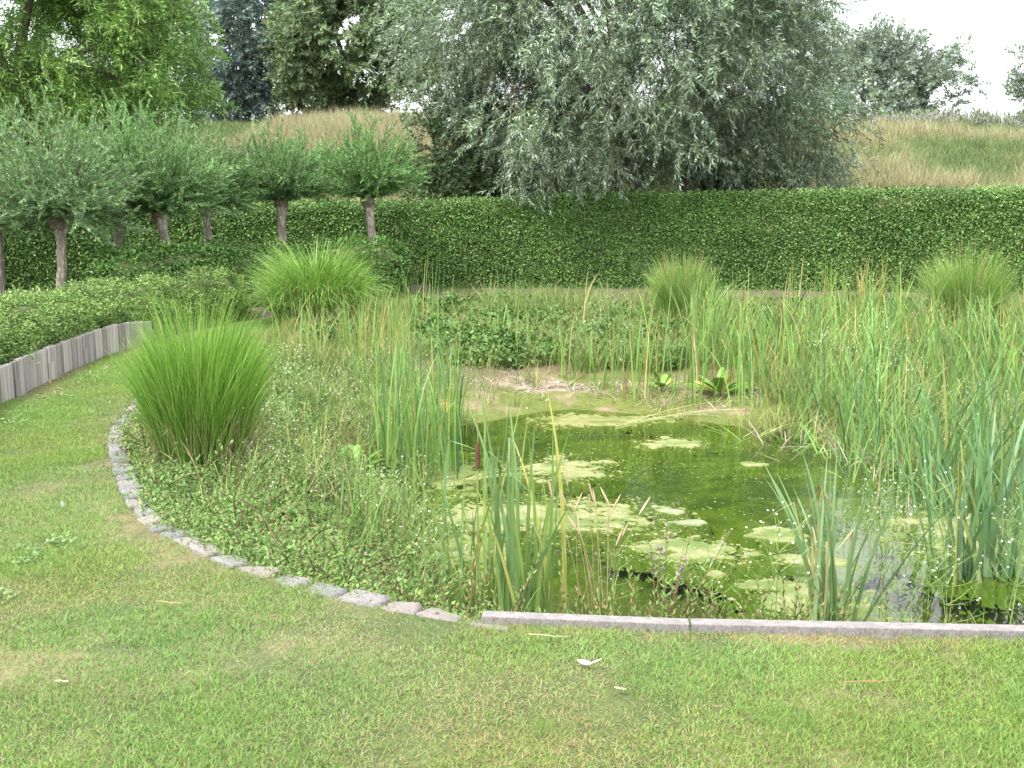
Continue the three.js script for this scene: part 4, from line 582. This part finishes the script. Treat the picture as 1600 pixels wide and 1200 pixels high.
// dried crust of algae on the far shore
{
  const gb = new GB(), r = rand(5), cg = []; const c0 = [[0.4, 0.34, 0.27], [0.33, 0.27, 0.2], [0.45, 0.39, 0.33], [0.26, 0.2, 0.14]];
  for (let k = 0; k < 1000; k++) { const x = 0.45 + gauss(r) * 0.5, z = -11.45 + gauss(r) * 0.24; if (!onBank(x, z) || fbm(x * 4, z * 6, 3, 2) < 0.45) continue; blade(gb, x, heightAt(x, z), z, r() * 6.28, 0.9 + 0.6 * r(), 0.4, 0.05 + 0.08 * r(), 0.01 + 0.012 * r(), mulc(c0[Math.floor(r() * 4)], 0.8 + 0.4 * r()), 3, 0, r() * 3); }
  for (let k = 0; k < 500; k++) { const x = 2.0 + gauss(r) * 0.5, z = -11.1 + gauss(r) * 0.3; if (!onBank(x, z)) continue; blade(gb, x, heightAt(x, z), z, r() * 6.28, 0.7 + 0.8 * r(), 0.5, 0.08 + 0.12 * r(), 0.008 + 0.008 * r(), mulc(c0[Math.floor(r() * 4)], 0.8 + 0.4 * r()), 3, 0, r() * 3); }
  for (let k = 0; k < 800; k++) { const a = r(), x = lerp(2.3, 4.0, a) + gauss(r) * 0.22, z = lerp(-9.75, -7.0, a) + gauss(r) * 0.25; blade(gb, x, Math.max(WATER, heightAt(x, z)), z, r() * 6.28, 0.5 + 0.9 * r(), 0.5 * r(), 0.12 + 0.22 * r(), 0.009 + 0.006 * r(), mulc(r() < 0.5 ? c0[Math.floor(r() * 4)] : reedG[Math.floor(r() * 4)], 0.8 + 0.4 * r()), 3, 0, r() * 3); }
  tag(mesh('dead_reed_litter', gb.geo(), mDry, scene), 'bleached dead plant litter lying along the far and right shores', 'litter', null, 'stuff');
}
// ---------------------------------------------------------------- water plantain, dock, loosestrife, foxtail
function plantainGeo(seed, flowersOnly, h = 0.62) {
  const gb = new GB(), fl = new GB(), r = rand(seed), stem = [0.17, 0.25, 0.07], white = [0.7, 0.68, 0.69];
  const flower = (p) => { const a0 = r() * 6, n = V(gauss(r) * 0.4, 1, gauss(r) * 0.4 + 0.4).normalize(), [u, v] = frame(n); for (let k = 0; k < 3; k++) { const a = a0 + k * 2.094, d = u.clone().multiplyScalar(Math.cos(a)).addScaledVector(v, Math.sin(a)), s = u.clone().multiplyScalar(-Math.sin(a)).addScaledVector(v, Math.cos(a)); leaf(fl, p, d, s, 0.007, 0.0075, white, 0.2, 0.6); } };
  const lx = gauss(r) * 0.05, lz = gauss(r) * 0.05, top = V(lx, h, lz); tube(gb, [V(0, 0, 0), V(lx * 0.4, h * 0.5, lz * 0.4), top], [0.004, 0.003, 0.0012], 4, stem);
  for (let w = 0; w < 4; w++) {
    const t = 0.42 + 0.16 * w, b = V(lx * t * 0.9, h * t, lz * t * 0.9), n = 4 + (r() < 0.5 ? 1 : 0), L = 0.2 * (1 - 0.55 * (t - 0.4));
    for (let k = 0; k < n; k++) {
      const a = k / n * 6.28 + w + 0.4 * r(), e = b.clone().add(V(Math.cos(a) * L, L * (0.45 + 0.3 * r()), Math.sin(a) * L)); tube(gb, [b, b.clone().lerp(e, 0.5).add(V(0, -0.012, 0)), e], [0.0022, 0.0017, 0.001], 3, stem);
      for (let q = 0; q < 3; q++) { const s = b.clone().lerp(e, 0.55 + 0.2 * q), a2 = r() * 6.28, f = s.clone().add(V(Math.cos(a2) * 0.045, 0.03 + 0.03 * r(), Math.sin(a2) * 0.045)); tube(gb, [s, f], [0.001, 0.0008], 3, stem); if (r() < 0.35) flower(f); }
      if (r() < 0.6) flower(e);
    }
  }
  return [gb.geo(), fl.geo()];
}
{
  const vars = [1, 2, 3].map((s) => plantainGeo(s * 13)), r = rand(17), mPetal = leafMat({ roughness: 0.8, transmission: 0.3 });
  const stems = vars.map(() => []), flw = vars.map(() => []), lv = [[], []];
  const bl = [1, 2].map((s) => { const gb = new GB(), q = rand(s + 30); for (let k = 0; k < 7; k++) { const a = k * 0.9 + q(), L = 0.06 + 0.08 * q(), d = V(Math.cos(a) * 0.5, 1, Math.sin(a) * 0.5).normalize(), p = d.clone().multiplyScalar(L); tube(gb, [V(0, 0, 0), p], [0.004, 0.003], 3, [0.2, 0.3, 0.1]); broadLeaf(gb, p, V(Math.cos(a), 0.7 * q(), Math.sin(a)).normalize(), V(-Math.sin(a), 0, Math.cos(a)), 0.08 + 0.05 * q(), 0.035 + 0.02 * q(), mulc([0.11, 0.22, 0.045], 0.8 + 0.5 * q()), 0.3); } return gb.geo(); });
  const put = (x, z, s) => { const y = Math.max(heightAt(x, z), WATER - 0.05), k = Math.floor(r() * 3), m = aim(V(x, y, z), V(gauss(r) * 0.1, 1, gauss(r) * 0.1).normalize(), r() * 6.28, s), j = 0.85 + 0.3 * r(); stems[k].push([m, [j, j, j]]); flw[k].push([m, [1, 1, 1]]); if (y > WATER && r() < 0.7) lv[Math.floor(r() * 2)].push([aim(V(x + 0.05 * gauss(r), y, z + 0.05 * gauss(r)), V(0, 1, 0), r() * 6.28, 0.7 + 0.6 * r()), [j, j, j]]); };
  for (let k = 0; k < 44; k++) { const x = -2.0 + 1.7 * r(), z = -4.9 - 5.6 * r(), d = dist(kerbLine, x, z, false); if (d < 0.6 || (inside(shore, x, z) && dist(shore, x, z) > 0.15)) continue; put(x, z, 0.55 + 0.4 * r()); }
  for (let k = 0; k < 16; k++) { const x = 2.05 + 1.5 * r(), z = -4.3 - 2.6 * r(); put(x, z, 0.6 + 0.45 * r()); }
  for (let k = 0; k < 20; k++) { const x = 2.9 + 2.6 * r(), z = -7 - 5 * r(); if (x > -z * 0.5 + 0.4) continue; put(x, z, 0.8 + 0.5 * r()); }
  for (let k = 0; k < 8; k++) { const x = 0.2 + 2 * r(), z = -12.2 - 2.5 * r(); put(x, z, 0.7 + 0.4 * r()); }
  const g = thing('water_plantain_patch', 'drifts of water plantain with tiny white flowers on the pond banks', 'water plantain'); g.userData.kind = 'stuff';
  vars.forEach((v, k) => { scatter('stems', v[0], mPlain, stems[k], g); scatter('flowers', v[1], mPetal, flw[k], g); }); lv.forEach((l, k) => scatter('leaves', bl[k], mGloss, l, g));
  const spots = [[1.28, -5.0, 0.95, 'tallest single water plantain rising over the open water, left of the cattail fan'], [0.92, -4.75, 0.78, 'airy water plantain just behind the kerb beside the purple flower'], [1.02, -5.15, 0.7, 'small water plantain in the dark water left of the tallest one'], [2.0, -4.7, 0.85, 'water plantain just right of the cattail fan'], [0.5, -5.1, 0.7, 'water plantain beside the dry grass heads'], [2.3, -4.45, 0.8, 'water plantain behind the kerb near the right edge'], [-0.3, -5.35, 0.75, 'water plantain at the left waterline beside the cattail clump']];
  spots.forEach(([x, z, s, label], k) => {
    const y = Math.max(heightAt(x, z), WATER - 0.05), t = thing('water_plantain', label, 'water plantain', [x, y, z], 'single water plantains in front'), [a, b] = plantainGeo(90 + k * 7, false, 0.66); t.scale.setScalar(s); t.rotation.y = k;
    mesh('stem', a, mPlain, t); mesh('flowers', b, mPetal, t).userData.kind = 'stuff';
  });
  const dock = (label, x, z, n, L, seed) => { const q = rand(seed), t = thing('dock_plant', label, 'plant', [x, Math.max(WATER, heightAt(x, z)) - 0.01, z], 'broad leaved docks on the shore'); for (let k = 0; k < n; k++) { const gb = new GB(), a = k * 2.4 + q(), e = 0.35 + 0.75 * q(), d = V(Math.cos(a) * Math.sin(e), Math.cos(e), Math.sin(a) * Math.sin(e)), p = d.clone().multiplyScalar(L * 0.35); tube(gb, [V(0, 0, 0), p], [0.006, 0.004], 4, [0.22, 0.28, 0.08]); broadLeaf(gb, p, d, V(-Math.sin(a), 0, Math.cos(a)), L * (0.7 + 0.5 * q()), L * 0.34, mulc(q() < 0.12 ? [0.4, 0.34, 0.08] : [0.15, 0.3, 0.045], 0.8 + 0.4 * q()), 0.35, 7); mesh('leaf', gb.geo(), mGloss, t); } };
  dock('broad leaved dock on the far shore in front of the plumed maiden grass', 2.15, -11.0, 18, 0.3, 3); dock('broad leaved dock by the left reeds at the waterline', -0.62, -9.9, 11, 0.26, 4); dock('broad leaved dock low on the left bank among white flowers', -1.13, -7.7, 14, 0.2, 5); dock('broad leaved dock on the far shore left of the largest dock', 1.6, -11.4, 10, 0.22, 6);
  dock('broad leaf plant beside the left end of the concrete kerb', -0.22, -4.6, 5, 0.2, 7); dock('broad leaved dock among the right hand reeds', 3.2, -9.4, 12, 0.26, 8);
  { // purple flowered loosestrife
    const q = rand(8), t = thing('purple_flower_plant', 'small leafy plant with purple flowers just behind the kerb', 'flower', [0.69, heightAt(0.69, -4.75) - 0.01, -4.75]); t.position.y = WATER + 0.0;
    for (let k = 0; k < 9; k++) {
      const gb = new GB(), fl = new GB(), ax = gauss(q) * 0.13, az = gauss(q) * 0.06, h = 0.42 + 0.2 * q(), pts = [0, 0.33, 0.66, 1].map((u) => V(ax * u + gauss(q) * 0.006, h * u, az * u)); tube(gb, pts, [0.0035, 0.003, 0.0025, 0.0015], 4, [0.22, 0.13, 0.09]);
      for (let w = 0; w < 22; w++) { const u = 0.2 + 0.75 * w / 22, a = w * 1.6 + q(); leaf(gb, V(ax * u, h * u, az * u), V(Math.cos(a), 0.5, Math.sin(a)).normalize(), V(-Math.sin(a), 0, Math.cos(a)), 0.035 + 0.02 * q(), 0.011, mulc([0.13, 0.24, 0.06], 0.8 + 0.5 * q())); }
      const s = mesh('stem', gb.geo(), mPlain, t);
      if (k < 4) { for (let w = 0; w < 14; w++) { const u = 0.72 + 0.3 * q(), a = q() * 6.28; leaf(fl, V(ax * u, h * u, az * u), V(Math.cos(a), 0.3 + 0.4 * q(), Math.sin(a)).normalize(), V(-Math.sin(a), 0, Math.cos(a)), 0.018, 0.013, mulc([0.36, 0.2, 0.38], 0.7 + 0.6 * q())); } mesh('blossom', fl.geo(), mLeaf, s); }
    }
  }
  { // dry foxtail heads
    const q = rand(12), t = thing('foxtail_grass', 'tuft of dry straw coloured seed heads behind the kerb, right of the tall cattails', 'grass', [0.4, WATER, -4.75]);
    for (let k = 0; k < 15; k++) {
      const gb = new GB(), sp = new GB(), ax = gauss(q) * 0.14, az = gauss(q) * 0.05, h = 0.55 + 0.26 * q(), b = V(gauss(q) * 0.05, 0, gauss(q) * 0.03), pts = [0, 0.4, 0.75, 1].map((u) => V(b.x + ax * u * u, h * u, b.z + az * u * u)); tube(gb, pts, [0.002, 0.0018, 0.0015, 0.001], 3, mulc([0.42, 0.34, 0.18], 0.8 + 0.4 * q()));
      const e = pts[3], d = e.clone().sub(pts[2]).normalize().add(V(gauss(q) * 0.3, 0, 0)).normalize(), L = 0.07 + 0.04 * q(); tube(sp, [0, 0.2, 0.5, 0.8, 1].map((u) => e.clone().addScaledVector(d, L * u)), [0.0015, 0.004, 0.005, 0.0035, 0.001], 6, mulc([0.55, 0.44, 0.28], 0.8 + 0.4 * q()), 0.5, k);
      const s = mesh('stalk', gb.geo(), mDry, t); mesh('seed_head', sp.geo(), mDry, s);
    }
  }
  { // weeds growing up behind the kerb
    const wg = [1, 2].map((s) => sprig({ seed: 800 + s, len: 0.45, n: 40, leafL: 0.036, leafW: 0.01, cols: [[0.17, 0.29, 0.07], [0.13, 0.24, 0.06], [0.24, 0.31, 0.1], [0.15, 0.27, 0.06], [0.28, 0.24, 0.11]], spread: 1.0, droop: 0.2, curve: 0.3, twig: [0.2, 0.17, 0.08] })), wl = [[], []], q = rand(19);
    for (let k = 0; k < 190; k++) { const x = k < 110 ? lerp(0.1, 1.3, q()) + 0.06 * gauss(q) : lerp(-0.3, 3.4, q()), z = boardLine.length && -4.2 - 0.5 * q() * q() - (x < 0.1 ? 0.2 : 0), j = 0.8 + 0.4 * q(); wl[k % 2].push([aim(V(x, WATER + (x < 0 ? 0.15 : -0.05), z), V(gauss(q) * 0.25, 1, gauss(q) * 0.2).normalize(), q() * 6.28, (0.75 + 0.55 * q()) * lerp(1, 0.75, sstep(1.3, 1.9, x))), [j, j, j * 0.9]]); }
    const g = thing('kerb_weeds', 'straggling green weeds growing up behind the concrete kerb', 'weeds'); g.userData.kind = 'stuff'; wl.forEach((l, k) => scatter('stems', wg[k], mLeaf, l, g));
    reedMass('kerb_grass', 'thin grass stems growing up behind the concrete kerb', 33, (gb, r) => { for (let k = 0; k < 46; k++) { const x = -0.2 + 3.4 * r(); reedsInto(gb, r, x, -4.4 - 0.5 * r(), 4, 0.06, 0.3, 0.62, 0.007, [[reedG, 0.5], [reedY, 0.3], [reedD, 0.2]], 0.1, 0.4); } });
  }
}
// ---------------------------------------------------------------- fallen reeds on the water
{
  const fallen = (label, x, z, yaw, n, L, seed) => { const q = rand(seed), t = thing('fallen_reed', label, 'reed', [x, WATER + 0.012, z], 'reeds fallen on the water'); t.rotation.y = yaw; for (let k = 0; k < n; k++) { const gb = new GB(), c = mulc([[0.5, 0.44, 0.24], [0.26, 0.36, 0.1], [0.33, 0.38, 0.12]][k % 3], 0.85 + 0.3 * q()); blade(gb, 0, 0.004 * k, 0.02 * gauss(q), 0.13 * gauss(q), 1.25 + 0.1 * q(), 0.35 + 0.15 * q(), L * (0.6 + 0.5 * q()), 0.016, c, 9, 0, 0.2 * q()); mesh('leaf', gb.geo(), mBlade, t); } };
  fallen('bleached reed lying flat on the water behind the tall cattail clump', -0.42, -7.75, 0.12, 7, 0.75, 3);
  fallen('long bent reed floating near the far shore', 0.95, -9.75, -0.05, 7, 1.35, 4);
  fallen('broken reeds lying at the right waterline', 2.2, -9.4, 0.5, 6, 0.8, 5);
  fallen('broken reeds floating right of the cattail fan', 2.9, -5.9, 2.9, 6, 0.7, 6);
}
// ---------------------------------------------------------------- things lying on the lawn
{
  const lie = (name, label, cat, x, z, yaw, parts, group) => { const t = thing(name, label, cat, [x, 0.02, z], group); t.rotation.y = yaw; for (const [dx, dz, a, L, W, c, up] of parts) { const gb = new GB(), d = V(Math.cos(a), up, Math.sin(a)).normalize(); broadLeaf(gb, V(dx, 0.008, dz), d, V(-Math.sin(a), 0.3, Math.cos(a)).normalize(), L, W, c, 0.1, 5); mesh('blade', gb.geo(), mDry, t); } };
  lie('white_petal', 'pair of small white petals lying on the lawn in front of the kerb', 'petal', 0.28, -3.62, 0, [[0, 0, 0.35, 0.05, 0.024, [0.8, 0.82, 0.8], 0.7], [0, 0, 3.3, 0.05, 0.024, [0.82, 0.83, 0.83], 0.25]]);
  lie('pink_leaf', 'small pinkish curled leaf on the front lawn', 'leaf', 0.345, -3.43, 0, [[0, 0, 0.5, 0.045, 0.02, [0.72, 0.5, 0.4], 0.15]]);
  lie('yellow_leaf', 'pale yellow fallen leaf on the lawn near the left corner', 'leaf', -1.56, -3.48, 0, [[0, 0, 0.4, 0.035, 0.018, [0.75, 0.66, 0.36], 0.3], [0.02, 0, 0.2, 0.03, 0.016, [0.8, 0.72, 0.45], 0.1]]);
  lie('white_leaf', 'whitish leaf standing in the lawn left of the stone edging', 'leaf', -2.4, -5.6, 0, [[0, 0, 1.2, 0.06, 0.02, [0.62, 0.68, 0.6], 1.4]]);
  const q = rand(71), g = [1, 2, 3].map((s) => { const gb = new GB(); broadLeaf(gb, V(0, 0, 0), V(1, 0.1, 0), V(0, 0.2, 1).normalize(), 0.07, 0.018, [1, 1, 1], 0.1 * s, 4); return gb.geo(); }), L = [[], [], []];
  const drop = (x, z) => { if (!zoneLawn(x, z)) return; const c = [[0.3, 0.25, 0.13], [0.22, 0.18, 0.1], [0.3, 0.28, 0.19], [0.2, 0.22, 0.14]][Math.floor(q() * 4)]; L[Math.floor(q() * 3)].push([new THREE.Matrix4().compose(V(x, 0.028, z), new THREE.Quaternion().setFromEuler(new THREE.Euler(0.4 * gauss(q), q() * 6.28, 0.3 * gauss(q))), V(1, 1, 1).multiplyScalar(0.3 + 0.5 * q())), c]); };
  for (let k = 0; k < 190; k++) drop(-3.7 + 0.55 * gauss(q), -8.2 - 3.2 * q()); for (let k = 0; k < 60; k++) { const a = q(); drop(lerp(-4.0, -4.2, a) + 0.12 + 0.1 * q(), lerp(-7.6, -12, a)); } for (let k = 0; k < 14; k++) drop(-2.8 + 5 * q(), -3 - 2.6 * q());
  const lg = thing('leaf_litter', 'scattered dry willow leaves on the lawn', 'fallen leaves'); lg.userData.kind = 'stuff'; L.forEach((l, k) => scatter('dry_leaves', g[k], mDry, l, lg));
  const stick = (label, x, z, yaw, L2, c) => { const gb = new GB(), pts = [0, 0.3, 0.6, 1].map((u, k) => V(u * L2, 0.035 + 0.004 * (k % 2), 0.02 * L2 * Math.sin(u * 5))); tube(gb, pts, [0.002, 0.0022, 0.0018, 0.001], 5, c); const m = mesh('dry_stem', gb.geo(), mDry, scene); m.position.set(x, 0, z); m.rotation.y = yaw; tag(m, label, 'stem', 'dry stems on the lawn'); };
  stick('thin straw stem lying on the lawn below the middle of the kerb', 0.06, -3.86, -0.2, 0.16, [0.5, 0.44, 0.28]); stick('brownish stem lying flat on the right side of the front lawn', 1.12, -3.45, 0.05, 0.2, [0.36, 0.22, 0.13]); stick('curved straw stem on the left lawn below the stones', -1.45, -4.2, -0.25, 0.12, [0.5, 0.36, 0.2]);
}
renderer.render(scene, camera);
